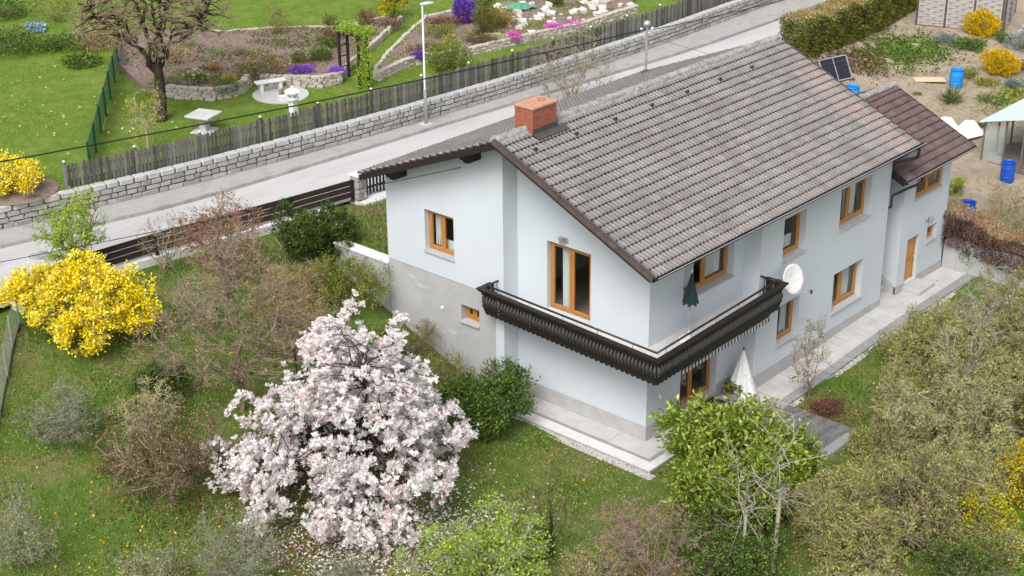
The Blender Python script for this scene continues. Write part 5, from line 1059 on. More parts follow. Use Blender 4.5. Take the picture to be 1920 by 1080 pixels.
for i, (x, y, R, H, bk_, lf, lb) in enumerate([(-5.6, 11.0, 1.1, 1.7, 'bark_grey', 'l_olive', 'grey twiggy brush between the forsythia and the reddish shrub'), (-2.9, 10.3, 1.0, 1.5, 'bark_tan', 'l_bud', 'orange budded brush left of the olive shrub'), (-3.6, 7.2, .9, 1.2, 'bark_tan', 'l_oliveshrub', 'low tan brush behind the magnolia by the basement wall'), (-9.3, 8.6, 1.0, 1.3, 'bark_straw', 'l_olive', 'straw coloured brush between the grey shrub and the small bare tree'),
        (-12.6, 4.2, .9, 1.3, 'bark_grey', 'l_olive', 'grey twig brush at the bottom left edge'), (-9.9, .9, .9, 1.0, 'bark_grey', 'l_greygreen', 'pale grey twig brush at the bottom edge under the magnolia'), (-5.9, -3.1, .9, 1.3, 'bark_tan', 'l_olive', 'tan twig brush at the bottom edge beside the dark stems'), (-8.2, 9.4, .8, .8, 'bark_dark', 'l_evergreen', 'low dark green shrub behind the small bare tree'), (-5.9, 6.1, .9, 1.1, 'bark_dark', 'l_evergreen', 'dark green low shrub at the foot of the bare tree')]):
    plant('twiggy_brush' if i < 7 else 'low_shrub', lb, 'shrub', lot(x, y), R, H, E=spiky_env(700 + i, R, H), n1=14, n2=110, n3=1000, r0=.014, tw=.007, barkm=bk_, seed=720 + i, leaf=(lf, 1500 if i < 7 else 5200, .055, .5, .3), up=.45, tan=.2)
# ------------------------------------------------------------------ garden above the road
def up_(x, y): return (x, y, float(upper_z(x, y)) - .01)
BEDH = .24
def bed(x, y): x2, y2 = x - .42, y - .37; return (x2, y2, float(upper_z(x2, y2)) + BEDH - .02)
def in_poly(x, y, poly):
    c = False; n = len(poly)
    for i in range(n):
        x1, y1 = poly[i]; x2, y2 = poly[(i + 1) % n]
        if (y1 > y) != (y2 > y) and x < (x2 - x1) * (y - y1) / (y2 - y1) + x1: c = not c
    return c
BED1 = [(3.2, 25.6), (3.6, 24.1), (4.45, 23.2), (5.3, 22.95), (6.0, 23.15), (6.6, 23.45), (7.35, 22.45), (8.2, 21.65), (9.1, 21.5), (9.9, 22.1), (12.4, 23.3), (16.2, 25.35), (15.7, 25.9), (13.3, 26.2), (11.4, 27.8), (9.45, 28.8), (9.0, 30.2), (6.4, 31.2), (4.2, 28.6)]
BED2 = [(10.4, 20.75), (12.6, 21.2), (14.75, 20.5), (17.4, 20.25), (21.4, 19.65), (24.8, 19.75), (26.4, 20.8), (24, 23.6), (18.8, 24.5), (17.2, 24.7), (14.4, 23.25), (11.0, 21.3)]
for P_ in (BED1, BED2):
    m = MB(); n = len(P_); m.add([(x, y, float(upper_z(x, y)) - .1) for x, y in P_] + [(x, y, float(upper_z(x, y)) + BEDH) for x, y in P_], [tuple(range(n, 2 * n))] + [(i, (i + 1) % n, n + (i + 1) % n, n + i) for i in range(n)])
    tag(m.obj('flower_bed', 'bed_soil'), kind='structure')
fs = [stone_mesh('stone', 'field_stone', 90 + i, .09) for i in range(6)]
def dry_wall(label, pts, h, courses, rnd, thick=.24, zf=up_, name='dry_stone_wall', wmin=.18, wmax=.42):
    P_ = [Vector((*p, 0)) for p in pts]; L = [0]
    for a, b in zip(P_, P_[1:]): L.append(L[-1] + (b - a).length)
    def at(s):
        for i in range(len(P_) - 1):
            if s <= L[i + 1] or i == len(P_) - 2: f = (s - L[i]) / (L[i + 1] - L[i]); p = P_[i].lerp(P_[i + 1], f); d = P_[i + 1] - P_[i]; return p, math.atan2(d.y, d.x)
    root = thing(name, label, 'wall', zf(*pts[len(pts) // 2])); it = []
    for c in range(courses):
        s = rnd.uniform(-.1, .05); hh = h / courses
        while s < L[-1]:
            wd = rnd.uniform(wmin, wmax); p, a = at(min(L[-1], s + wd / 2)); z = zf(p.x, p.y)[2] + hh * (c + .5)
            it.append((fs[rnd.randrange(6)], Matrix.Translation((p.x, p.y, z)) @ Matrix.Rotation(a + rnd.uniform(-.08, .08), 4, 'Z') @ Matrix.Translation((0, rnd.uniform(-.02, .02) + .02 * c, 0)) @ Matrix.Rotation(rnd.uniform(-.05, .05), 4, 'Y') @ Matrix.Diagonal((wd - .015, thick, hh * rnd.uniform(.85, 1.02), 1)))); s += wd
    pieces('stone', it, root); return root
rw_ = random.Random(33)
dry_wall('curved dry stone wall below the yellow primroses, left of the bench', [(3.5, 24.5), (3.75, 23.9), (4.4, 23.1), (5.2, 22.85), (5.9, 23.0), (6.35, 23.35)], .46, 4, rw_)
dry_wall('dry stone wall behind the stone bench up to the ivy arch', [(6.7, 23.2), (7.35, 22.35), (8.2, 21.5), (9.1, 21.35)], .44, 4, rw_)
dry_wall('long low dry stone wall fronting the rock garden', [(10.3, 20.6), (12.0, 20.95), (12.7, 21.05), (14.75, 20.35), (17.4, 20.1), (21.4, 19.5), (24.9, 19.6)], .36, 3, rw_)
dry_wall('pale stone edging along the left side of the rock garden', [(10.25, 20.7), (11.0, 21.35), (12.6, 22.35), (14.4, 23.35), (16.0, 24.2), (17.2, 24.8), (18.8, 24.6)], .30, 1, rw_, .16, name='stone_edging', wmin=.35, wmax=.6)
dry_wall('white curved edging between the big bed and the far lawn', [(9.0, 30.3), (9.2, 29.5), (9.6, 28.85), (10.6, 28.3), (11.5, 27.8), (13.4, 26.25), (14.6, 26.0), (15.8, 25.95)], .29, 1, rw_, .13, name='stone_edging', wmin=.4, wmax=.8)
dry_wall('brick and stone edging along the right tip of the big bed', [(10.0, 22.15), (12.4, 23.35), (14.4, 24.4), (16.3, 25.4)], .30, 1, rw_, .16, name='stone_edging', wmin=.3, wmax=.5)
# furniture
mat_noise('stone_furniture', (.42, .42, .41), (.56, .56, .55), 5, .9, 30, .3, .01); mat_noise('stone_white', (.62, .62, .61), (.78, .78, .77), 5, .85, 30, .2, .008)
x, y = 2.25, 20.75; z = up_(x, y)[2]; t = thing('stone_table', 'square grey stone garden table on the lawn behind the picket fence', 'table', (x, y, z))
def rbox(m, cx, cy, z0, z1, a, b, rot=.35):
    c, s = math.cos(rot), math.sin(rot); q = [(cx + dx * c - dy * s, cy + dx * s + dy * c) for dx, dy in ((-a, -b), (a, -b), (a, b), (-a, b))]; m.hexa([(*p, z0) for p in q] + [(*p, z1) for p in q])
m = MB(); rbox(m, x, y, z + .56, z + .64, .47, .47); m.obj('tabletop', 'stone_furniture', t, bevel=.015)
m = MB(); rbox(m, x, y, z + .05, z + .56, .13, .13); m.obj('pedestal', 'stone_furniture', t, bevel=.012)
m = MB(); rbox(m, x, y, z - .02, z + .05, .38, .38, .5); m.obj('base_slab', 'stone_furniture', t, bevel=.012)
m = MB(); cr_ = [(6.55 + 1.05 * math.cos(q * .2416), 21.8 + 1.0 * math.sin(q * .2416)) for q in range(26)]; m.add([(a, b_, float(upper_z(a, b_)) + .05) for a, b_ in cr_] + [(a, b_, float(upper_z(a, b_)) - .1) for a, b_ in cr_], [tuple(range(26))] + [(i, (i + 1) % 26, 26 + (i + 1) % 26, 26 + i) for i in range(26)]); tag(m.obj('gravel_circle', 'gravel'), kind='structure')
bx_, by_ = 6.55, 22.35; z = up_(bx_, by_)[2] + .02; t = thing('stone_bench', 'white stone bench on the round gravel patch', 'bench', (bx_, by_, z))
m = MB(); rbox(m, bx_, by_, z + .36, z + .43, .58, .17, -.38); m.obj('seat', 'stone_white', t, bevel=.015)
for s in (-1, 1): m = MB(); rbox(m, bx_ + .36 * s * math.cos(-.38), by_ + .36 * s * math.sin(-.38), z, z + .36, .06, .13, -.38); m.obj('leg', 'stone_white', t, bevel=.012)
px_, py_ = 6.25, 21.25; z = up_(px_, py_)[2] + .02; t = thing('planter', 'small stone planter with a low green plant by the bench', 'planter', (px_, py_, z))
m = MB(); rbox(m, px_, py_, z, z + .2, .2, .14, -.3); m.obj('trough', 'stone_white', t, bevel=.012); cushion('p', None, None, (px_ + .25, py_ + .25, z), .25, .34, 'l_oliveshrub', 400, .05, .5, 81, root=t)
lx, ly = 5.35, 19.7; z = up_(lx, ly)[2]; t = thing('stone_lantern', 'white stone pagoda lantern on a column behind the picket fence', 'lantern', (lx, ly, z))
m = MB(); m.box(lx - .12, lx + .12, ly - .12, ly + .12, z - .02, z + .62); m.obj('column', 'stone_white', t, bevel=.012)
m = MB(); m.lathe([(.16, .62), (.24, .66), (.25, .72), (.2, .74)], (lx, ly, z), 6); m.obj('platform', 'stone_white', t)
m = MB(); 
for dx, dy in ((-.1, -.1), (.1, -.1), (.1, .1), (-.1, .1)): m.box(lx + dx - .035, lx + dx + .035, ly + dy - .035, ly + dy + .035, z + .74, z + .93)
m.obj('light_chamber', 'stone_white', t)
m = MB(); m.lathe([(.12, .93), (.31, .93), (.29, .98), (.14, 1.05), (.05, 1.08), (.06, 1.13), (.02, 1.17)], (lx, ly, z), 6); m.obj('roof_stone', 'stone_white', t)
# ivy arch
ax_, ay_ = 9.55, 20.95; z = up_(ax_, ay_)[2]; t = thing('garden_arch', 'wooden garden arch overgrown with bright green ivy', 'arch', (ax_, ay_, z))
for dx, dy in ((-.1, -.75), (.3, .75), (-.35, -.55), (.05, .95)): m = MB(); m.box(ax_ + dx - .045, ax_ + dx + .045, ay_ + dy - .045, ay_ + dy + .045, z, z + 1.95); m.obj('post', 'brown_wood', t)
for dx in (-.23, .13):
    m = MB(); m.hexa([(ax_ - .3 + dx, ay_ - .8, z + 1.92), (ax_ - .2 + dx, ay_ - .8, z + 1.92), (ax_ + .2 + dx, ay_ + 1.0, z + 1.92), (ax_ + .1 + dx, ay_ + 1.0, z + 1.92), (ax_ - .3 + dx, ay_ - .8, z + 2.02), (ax_ - .2 + dx, ay_ - .8, z + 2.02), (ax_ + .2 + dx, ay_ + 1.0, z + 2.02), (ax_ + .1 + dx, ay_ + 1.0, z + 2.02)]); m.obj('beam', 'brown_wood', t)
for (dy, zz) in ((.75, .5), (.75, .9), (.75, 1.3), (.75, 1.7)): m = MB(); m.box(ax_ - .05, ax_ + .30, ay_ + .72, ay_ + .76, z + zz, z + zz + .04); m.obj('lattice_bar', 'brown_wood', t)
ra = np.random.RandomState(91); n = 3600; q = ra.rand(n); p = np.where((q < .45)[:, None], np.stack([ra.normal(-.22, .13, n), ra.normal(-.68, .15, n), ra.rand(n) * 2.0], -1), np.stack([ra.normal(-.02, .2, n), -.85 + 1.6 * ra.rand(n) ** 1.3, 1.95 + np.abs(ra.normal(0, .12, n))], -1)); V, F = cards(ra, p, rdir(ra, n) + np.array([0, 0, .4]), .07, .75); npobj('ivy', V + np.array([ax_, ay_, z]), F, 'l_lime', t, tint=np.repeat(np.clip(ra.normal(.4, .25, n), 0, 1), 4))
# green mesh fence
k = NT('green_mesh'); k.col((.010, .10, .055), .5, .4); tr = k.n('ShaderNodeBsdfTransparent'); mx = k.n('ShaderNodeMixShader'); mx.inputs[0].default_value = .72; k.l(tr.outputs[0], mx.inputs[1]); k.l(k.b.outputs[0], mx.inputs[2]); k.l(mx.outputs[0], k.out.inputs[0])
mat_noise('green_metal', (.012, .075, .045), (.02, .10, .06), 5, .5)
t = thing('mesh_fence', 'dark green wire mesh fence between the two upper lawns', 'fence', up_(-1, 23)); f0, f1 = Vector((-2.75, 20.2, 0)), Vector((5.3, 29.7, 0)); nf = 7
for i in range(nf + 1):
    p = f0.lerp(f1, i / nf); z = up_(p.x, p.y)[2]; m = MB(); m.box(p.x - .03, p.x + .03, p.y - .03, p.y + .03, z, z + 1.05); m.obj('post', 'green_metal', t)
    if i < nf:
        q = f0.lerp(f1, (i + 1) / nf); zq = up_(q.x, q.y)[2]; m = MB(); m.quad((p.x, p.y, z + .03), (q.x, q.y, zq + .03), (q.x, q.y, zq + 1.0), (p.x, p.y, z + 1.0)); m.obj('mesh_panel', 'green_mesh', t)
        m = MB(); m.tube([(p.x, p.y, z + 1.0), (q.x, q.y, zq + 1.0)], .014, 5); m.tube([(p.x, p.y, z + .5), (q.x, q.y, zq + .5)], .01, 5); m.obj('rail', 'green_metal', t)
# trees and shrubs of the upper garden
plant('pollard_tree', 'old pollarded bare tree with dark trunk on the upper lawn', 'tree', up_(1.85, 22.6), 2.6, 6.6, n1=10, n2=300, n3=4600, r0=.15, tw=.014, barkm='bark_dark', twm='bark_tan', tree=True, trunk_h=1.75, seed=104, up=.35, tan=.25, wob=.05, limb=.42, leaf=('l_bud', 3000, .06, .6, .4), low=.5,
      E=[((0, 0, 4.6), (2.3, 2.3, 2.1)), ((-1.2, 1.0, 3.6), (1.3, 1.3, 1.0)), ((1.2, -1.0, 3.8), (1.2, 1.2, 1.1)), ((0, 0, 6), (1.5, 1.5, 1.2))])
plant('young_tree', 'thin young tree with white trunk and pale green buds behind the picket fence', 'tree', up_(-.5, 20.2), .75, 2.6, n1=6, n2=30, n3=190, r0=.026, tw=.006, barkm='bark_pale', tree=True, trunk_h=.9, seed=102, up=.4, leaf=('l_yellowgreen', 900, .055, .5, .3), c=.62)
plant('forsythia_bush', 'clipped yellow forsythia at the left edge above the stone wall', 'bush', up_(-5.4, 20.5), .95, 1.3, n1=12, n2=80, n3=600, seed=103, leaf=('l_forsythia', 6500, .07, .6, .2, .05), r0=.02)
m = MB(); m.lathe([(1.3, 0), (1.25, .02)], (-5.2, 20.6, up_(-5.2, 20.6)[2] + .0), 24); tag(m.obj('flower_bed', 'bed_soil'), kind='structure')
U = up_; B_ = bed
for nm, lb, ct, bs, R, H, mat, n, sz, sd, fl in [
    ('ground_cover', 'dark green ground cover mat at the far left of the upper lawn', 'plant', U(2.4, 33.4), 1.5, .75, 'l_ivy', 3000, .09, 111, None), ('ground_cover', 'green ground cover patch beside the far left mat', 'plant', U(4.2, 31.9), 1.1, .5, 'l_ivy', 1800, .09, 112, None),
    ('leafy_plant', 'leafy green plant in the top left corner', 'plant', U(4.7, 37.2), 1.1, .8, 'l_green', 1500, .1, 113, None), ('ground_cover', 'broad leaved low plant beside the green mesh fence end', 'plant', U(3.3, 29.6), .7, .4, 'l_ivy', 900, .1, 114, None), ('flower_clump', 'pale blue flower clump in the top left bed', 'flowers', U(4.6, 34.6), .42, .3, 'l_green', 400, .06, 115, ('l_skyblue', 420, .07)),
    ('leafy_bush', 'green gold bush right behind the picket fence', 'bush', U(13.3, 19.75), .85, 1.15, 'l_oliveshrub', 3800, .07, 116, None), ('conifer', 'dark green upright conifer in the rock garden', 'conifer', B_(17.5, 21.8), .5, 1.25, 'l_hedge', 3400, .055, 117, None), ('conifer', 'ochre yellow dwarf conifer in the rock garden', 'conifer', B_(18.8, 22.0), .58, .95, 'l_ochre', 2400, .06, 118, None),
    ('flowering_shrub', 'deep violet flowering shrub behind the dark conifer', 'bush', B_(18.2, 23.5), .52, 1.1, 'l_violet', 2400, .07, 119, ('l_purple', 900, .07)), ('low_plant', 'dark red low spreading shrub at the rock garden edge', 'plant', B_(17.1, 23.6), .75, .4, 'l_redbrown', 1600, .05, 120, ('l_red', 60, .03)), ('low_plant', 'dark grey green juniper left in the rock garden', 'plant', B_(15.9, 22.9), .75, .5, 'l_oliveshrub', 1900, .05, 121, None),
    ('low_plant', 'brown heather mound before the dark conifer', 'plant', B_(16.6, 21.2), .65, .36, 'l_drybrown', 1600, .045, 122, None), ('low_plant', 'cream and green cushion at the front of the rock garden', 'plant', B_(17.3, 20.85), .42, .32, 'l_cream', 900, .05, 123, None), ('low_plant', 'small golden dwarf shrub left in the rock garden', 'plant', B_(15.5, 21.75), .28, .45, 'l_ochre', 700, .05, 124, None),
    ('low_plant', 'reddish heather behind the street lamp', 'plant', B_(14.2, 21.7), .7, .34, 'l_drybrown', 1500, .045, 125, None), ('leafy_bush', 'dark round bush at the top edge above the ochre conifer', 'bush', U(20.3, 24.6), .7, .7, 'l_evergreen', 1500, .07, 126, None), ('leafy_bush', 'green bush at the top edge in the rock garden', 'bush', B_(23.0, 22.6), .45, .6, 'l_green', 1000, .07, 127, None),
    ('flower_cushion', 'purple flower cushion on the wall behind the bench', 'flowers', B_(8.8, 23.1), .46, .3, 'l_purple', 1500, .05, 128, None), ('flower_cushion', 'bright purple flower cushion beside the ivy arch', 'flowers', B_(9.55, 22.0), .36, .34, 'l_purple', 1100, .05, 129, ('l_magenta', 200, .04)), ('flower_cushion', 'purple flower cushion behind the street lamp', 'flowers', B_(13.3, 21.35), .28, .3, 'l_violet', 800, .05, 130, ('l_purple', 300, .05)),
    ('flower_cushion', 'large magenta flower cushion at the rock garden wall', 'flowers', B_(17.9, 20.5), .38, .34, 'l_magenta', 1200, .05, 131, None), ('flower_cushion', 'pink flower cushion left of two on the rock garden wall', 'flowers', B_(20.2, 20.3), .33, .24, 'l_magenta', 900, .05, 132, None), ('flower_cushion', 'flat magenta flower cushion furthest right on the wall', 'flowers', B_(21.3, 20.1), .36, .2, 'l_magenta', 800, .05, 133, None),
    ('low_plant', 'brown twiggy bush behind the stone bench', 'plant', B_(7.6, 23.8), .9, .85, 'l_drybrown', 2200, .05, 134, ('l_olive', 900, .05)), ('low_plant', 'dark green cushion hanging over the curved stone wall', 'plant', B_(5.4, 23.35), .62, .42, 'l_green', 1700, .045, 135, None), ('low_plant', 'yellow green cushion above the dark green wall cushion', 'plant', B_(6.2, 24.1), .32, .3, 'l_yellowgreen', 700, .045, 136, None),
    ('flower_clump', 'clump of pale yellow primroses on the big bed', 'flowers', B_(5.4, 25.1), .55, .26, 'l_ivy', 900, .06, 137, ('l_cream', 130, .09)), ('low_plant', 'grey green perennials beside the old trunk', 'plant', B_(4.3, 25.3), .75, .3, 'l_greygreen', 1400, .06, 138, None), ('low_plant', 'fresh green leafy clump in the big bed', 'plant', B_(10.4, 23.8), .48, .42, 'l_green', 900, .08, 139, None), ('low_plant', 'bright green low mat in the big bed centre', 'plant', B_(11.8, 24.9), .42, .4, 'l_ivy', 900, .06, 140, None),
    ('flower_clump', 'green clump with a few red tulips in the big bed', 'flowers', B_(9.6, 24.1), .36, .36, 'l_green', 500, .06, 141, ('l_red', 26, .09)), ('low_plant', 'small rusty plant beside the yellow primroses', 'plant', B_(6.6, 25.5), .32, .26, 'l_bud', 500, .05, 142, None), ('low_plant', 'grey low shrub in the middle of the big bed', 'plant', B_(8.6, 26.4), .45, .34, 'l_greygreen', 700, .05, 143, None), ('low_plant', 'dark red plant near the far edging of the big bed', 'plant', B_(12.7, 25.6), .45, .38, 'l_redbrown', 800, .05, 144, None),
    ('low_plant', 'dark shrub under the yellow leaved tree', 'plant', B_(15.6, 25.2), .5, .36, 'l_drybrown', 800, .05, 145, None), ('low_plant', 'dry orange brown plant on the big bed behind the old tree', 'plant', B_(6.3, 27.8), .9, .45, 'l_peach', 1200, .06, 146, None), ('low_plant', 'peach coloured dry shrub left of the old tree', 'plant', U(5.2, 31.0), .9, 1.3, 'l_peach', 2200, .07, 147, None)]:
    cushion(nm, lb, ct, bs, R, H, mat, n, sz, .6, sd, None, 4, fl)
plant('young_tree', 'small yellow leaved tree at the top edge', 'tree', U(16.4, 25.95), .62, 1.75, n1=7, n2=40, n3=350, r0=.03, barkm='bark_dark', tree=True, trunk_h=.65, seed=150, leaf=('l_yellowgreen', 3200, .08, .6, .2, .05), c=.68)
for i, (x, y, R, H, bk_, lb) in enumerate([(11.2, 27.3, .62, 1.45, 'bark_olive', 'rounded bare shrub at the white edging of the far lawn'), (13.3, 26.5, .35, .85, 'bark_dark', 'small dark bare shrub at the white edging'), (14.6, 25.7, .45, .95, 'bark_red', 'reddish bare shrub left of the yellow leaved tree'), (5.9, 35.2, .9, 1.1, 'bark_olive', 'grey green bare shrub at the top left edge')]):
    plant('bare_shrub', lb, 'shrub', U(x, y), R, H, n1=9, n2=60, n3=380, r0=.014, tw=.006, barkm=bk_, seed=155 + i, leaf=('l_olive' if i != 2 else 'l_redbrown', 900, .05, .5), up=.3)
# rocks of the rock garden
rkm = [stone_mesh('rock', 'white_rock', 200 + i, .16) for i in range(7)]; rk2 = random.Random(44); cnt = 0
while cnt < 70:
    x, y = rk2.uniform(18.3, 26.2), rk2.uniform(19.7, 23.8)
    if not in_poly(x, y, BED2) or (x < 20 and rk2.random() < .6): continue
    s = rk2.uniform(.14, .42) * (1.25 if x > 22 else .85); o = link(bpy.data.objects.new('rock', rkm[cnt % 7])); o.matrix_basis = Matrix.Translation((x, y, float(upper_z(x, y)) + BEDH + s * .18)) @ Matrix.Rotation(rk2.uniform(0, 6.28), 4, 'Z') @ Matrix.Rotation(rk2.uniform(-.3, .3), 4, 'X') @ Matrix.Diagonal((s * rk2.uniform(.8, 1.3), s, s * rk2.uniform(.45, .8), 1))
    tag(o, 'pale rock lying in the rock garden behind the picket fence', 'rock', 'pale rocks in the rock garden'); cnt += 1
k = NT('green_net'); k.col((.10, .30, .20), .6, .3)
m = MB(); r_ = random.Random(3); n = 7; gx0, gy0 = 20.4, 22.6
pts = [[(gx0 + 1.1 * i / n, gy0 + 1.0 * j / n - .3 * i / n, float(upper_z(gx0, gy0)) + BEDH + .02 + (.16 * math.sin(math.pi * i / n) * math.sin(math.pi * j / n)) + r_.uniform(0, .13)) for j in range(n + 1)] for i in range(n + 1)]
m.add([p for row_ in pts for p in row_], [(i * (n + 1) + j, (i + 1) * (n + 1) + j, (i + 1) * (n + 1) + j + 1, i * (n + 1) + j + 1) for i in range(n) for j in range(n)]); o = m.obj('garden_net', 'green_net'); so = o.modifiers.new('s', 'SOLIDIFY'); so.thickness = .01; tag(o, 'bright green netting draped over plants at the top edge', 'netting')

# ------------------------------------------------------------------ yard on the right
def yd(x, y): return (x, y, float(yard_z(x, y)) - .01)
mat_noise('barrel_blue', (.005, .06, .36), (.008, .085, .46), 3, .4, spec=.45); mat_noise('barrel_light', (.008, .20, .58), (.012, .26, .68), 3, .45, spec=.45)
def barrel(label, p, mat, h=.86, r=.28):
    t = thing('barrel', label, 'barrel', p, 'blue plastic barrels in the yard'); n = 22
    m = MB(); m.lathe([(r * .86, 0), (r * .93, .04), (r, h * .25), (r * 1.02, h * .5), (r, h * .78), (r * .9, h * .88), (r * .88, h * .93), (r * .96, h * .94), (r * .97, h), (r * .9, h), (r * .84, h * .9), (r * .94, h * .7), (r * .94, .12), (.02, .1)], p, n); m.obj('body', mat, t, smooth=True)
    for zz in (.3, .72): m = MB(); m.lathe([(r * 1.0, h * zz - .02), (r * 1.045, h * zz), (r * 1.0, h * zz + .02)], p, n, caps=False); m.obj('ring', mat, t)
barrel('light blue open barrel beside the pale board and yucca', yd(28.75, 6.15), 'barrel_light', .80, .27); barrel('dark blue barrel in front of the greenhouse', yd(21.3, .3), 'barrel_blue', .78, .24); barrel('blue barrel half hidden behind the roof by the solar panel', yd(23.5, 7.9), 'barrel_light', .76, .3); barrel('dark blue barrel behind the brown hedge near the annex', yd(16.75, -.45), 'barrel_blue', .8, .28)
mat_noise('pale_board', (.60, .43, .26), (.70, .54, .36), 3, .7, stretch=(1, 6, 1))
bo = yd(28.6, 7.25); t = thing('board', 'pale wooden board lying on the soil beside the light blue barrel', 'board', bo)
m = MB(); a = Vector((.62, -.78, 0)); b = Vector((.70, .62, 0)); c = Vector(bo) + Vector((0, 0, .03)); q = [c - a * .62 - b * .3, c + a * .62 - b * .3, c + a * .62 + b * .3, c - a * .62 + b * .3]; m.hexa([(*p.xy, p.z) for p in q] + [(*p.xy, p.z + .05) for p in q]); m.obj('plank', 'pale_board', t, bevel=.008)
m = MB(); q = [c - a * .5 - b * .1, c - a * .42 - b * .1, c - a * .42 + b * .1, c - a * .5 + b * .1]; m.hexa([(*p.xy, p.z - .05) for p in q] + [(*p.xy, p.z - .001) for p in q]); m.obj('batten', 'pale_board', t)
# solar panel on a stand
t = thing('solar_panel', 'dark solar panel with white frame leaning behind the roof edge', 'solar panel', yd(25.4, 9.9)); mat_noise('solar_cell', (.006, .007, .014), (.012, .013, .024), 4, .2, spec=.6)
o_ = Vector(yd(24.55, 9.72)) + Vector((0, 0, .06)); ua = Vector((1.13, -.305, 0)).normalized(); va = Vector((.106, .446, .85)).normalized(); na = ua.cross(va).normalized(); na = na if na.dot(Vector((-1, -1, 1))) > 0 else -na
def pblock(m, u0, u1, v0, v1, w0, w1): m.hexa([o_ + ua * u + va * v + na * w_ for w_ in (w0, w1) for u, v in ((u0, v0), (u1, v0), (u1, v1), (u0, v1))])
m = MB(); pblock(m, 0, 1.5, 0, .035, 0, .035); pblock(m, 0, 1.5, .96, .995, 0, .035); pblock(m, 0, .035, .035, .96, 0, .035); pblock(m, 1.465, 1.5, .035, .96, 0, .035); pblock(m, .735, .765, .035, .96, 0, .03); m.obj('frame', 'metal_grey', t)
for i in range(2):
    for j in range(5): m = MB(); pblock(m, .045 + i * .72, .725 + i * .72, .042 + j * .184, .218 + j * .184, .005, .02); m.obj('cell', 'solar_cell', t)
m = MB(); m.tube([o_ + va * .8 - na * .01 + ua * .3, o_ + va * .8 + ua * .3 - na * .55 - Vector((0, 0, .75))], .015, 6); m.tube([o_ + va * .8 - na * .01 + ua * 1.2, o_ + va * .8 + ua * 1.2 - na * .55 - Vector((0, 0, .75))], .015, 6); m.obj('stand', 'metal_grey', t)
# white plastic sheets over a frame
t = thing('plastic_cover', 'white plastic sheet tented over a small frame by the annex roof', 'cover', yd(23.9, 3.6)); c = Vector(yd(23.9, 3.6))
for i, (dx, dy, s, h) in enumerate(((-.25, .35, .62, .75), (.35, -.3, .55, .6))):
    m = MB(); p = c + Vector((dx, dy, 0)); q = [p + Vector((-s, -s * .5, .05)), p + Vector((s * .6, -s, .05)), p + Vector((s, s * .6, .05)), p + Vector((-s * .5, s, .05))]; ap_ = [p + Vector((-.15, .1, h)), p + Vector((.2, -.1, h * .92))]
    m.add(q + ap_, [(0, 1, 5, 4), (1, 2, 5), (2, 3, 4, 5), (3, 0, 4), (0, 3, 2, 1)]); m.obj('sheet', 'parasol_white', t)
# greenhouse
GX, GY = 22.45, 1.85; gzz = float(yard_z(22, 1)); t = thing('greenhouse', 'small glazed greenhouse with pale green roof at the right edge', 'greenhouse', (GX, GY, gzz))
mat_noise('gh_frame', (.10, .085, .075), (.19, .165, .145), 5, .7); mat_noise('gh_roof', (.50, .62, .57), (.62, .74, .69), 2, .45, spec=.4); mat_noise('gh_pane', (.30, .42, .40), (.38, .5, .48), 3, .2)
k = NT('gh_glass'); k.col((.50, .62, .60), .15, .5); tr = k.n('ShaderNodeBsdfTransparent'); mx = k.n('ShaderNodeMixShader'); mx.inputs[0].default_value = .3; k.l(tr.outputs[0], mx.inputs[1]); k.l(k.b.outputs[0], mx.inputs[2]); k.l(mx.outputs[0], k.out.inputs[0])
g0, g1 = Vector((GX, GY, gzz)), Vector((GX, GY - 3.0, gzz)); dpt = Vector((3.6, 0, 0)); zh = 1.55; zr_ = 1.95
def gpt(u, v, z): return g0 + (g1 - g0) * u + dpt * v + Vector((0, 0, z))
m = MB(); m.prism([gpt(-.02, -.02, -.1), gpt(1.02, -.02, -.1), gpt(1.02, 1.02, -.1), gpt(-.02, 1.02, -.1)], (0, 0, .18)); m.obj('base', 'gh_frame', t)
for u in (0, .27, .5, .73, 1):
    for v in ((0, 1) if 0 < u < 1 else (0, .33, .66, 1)): m = MB(); p = gpt(u, v, 0); m.box(p.x - .03, p.x + .03, p.y - .03, p.y + .03, p.z + .08, p.z + (zh if u in (0, 1) else zh + (zr_ - zh) * (1 - abs(u - .5) * 2))); m.obj('post', 'gh_frame', t)
for (u, v0, v1) in [(0, 0, .33), (0, .33, .66), (0, .66, 1), (1, 0, .33), (1, .33, .66), (1, .66, 1)]:
    m = MB(); m.quad(gpt(u, v0 + .01, .1), gpt(u, v1 - .01, .1), gpt(u, v1 - .01, zh - .03), gpt(u, v0 + .01, zh - .03)); m.obj('pane', 'gh_glass', t)
for (u0, u1) in ((0, .27), (.73, 1)):
    for v in (0, 1): m = MB(); m.quad(gpt(u0 + .01, v, .1), gpt(u1 - .01, v, .1), gpt(u1 - .01, v, zh - .05), gpt(u0 + .01, v, zh - .05)); m.obj('pane', 'gh_glass', t)
for (u0, u1, za, zb) in ((-.05, .5, zh - .02, zr_), (.5, 1.05, zr_, zh - .02)):
    m = MB(); m.hexa([gpt(u0, -.06, za), gpt(u1, -.06, zb), gpt(u1, 1.06, zb), gpt(u0, 1.06, za), gpt(u0, -.06, za + .03), gpt(u1, -.06, zb + .03), gpt(u1, 1.06, zb + .03), gpt(u0, 1.06, za + .03)]); m.obj('roof_panel', 'gh_roof', t)
m = MB(); m.tube([gpt(0, 0, zh - .03), gpt(.5, 0, zr_ - .02), gpt(1, 0, zh - .03)], .03, 6); m.tube([gpt(0, 0, zh - .03), gpt(0, 1, zh - .03)], .03, 6); m.obj('beam', 'gh_frame', t)
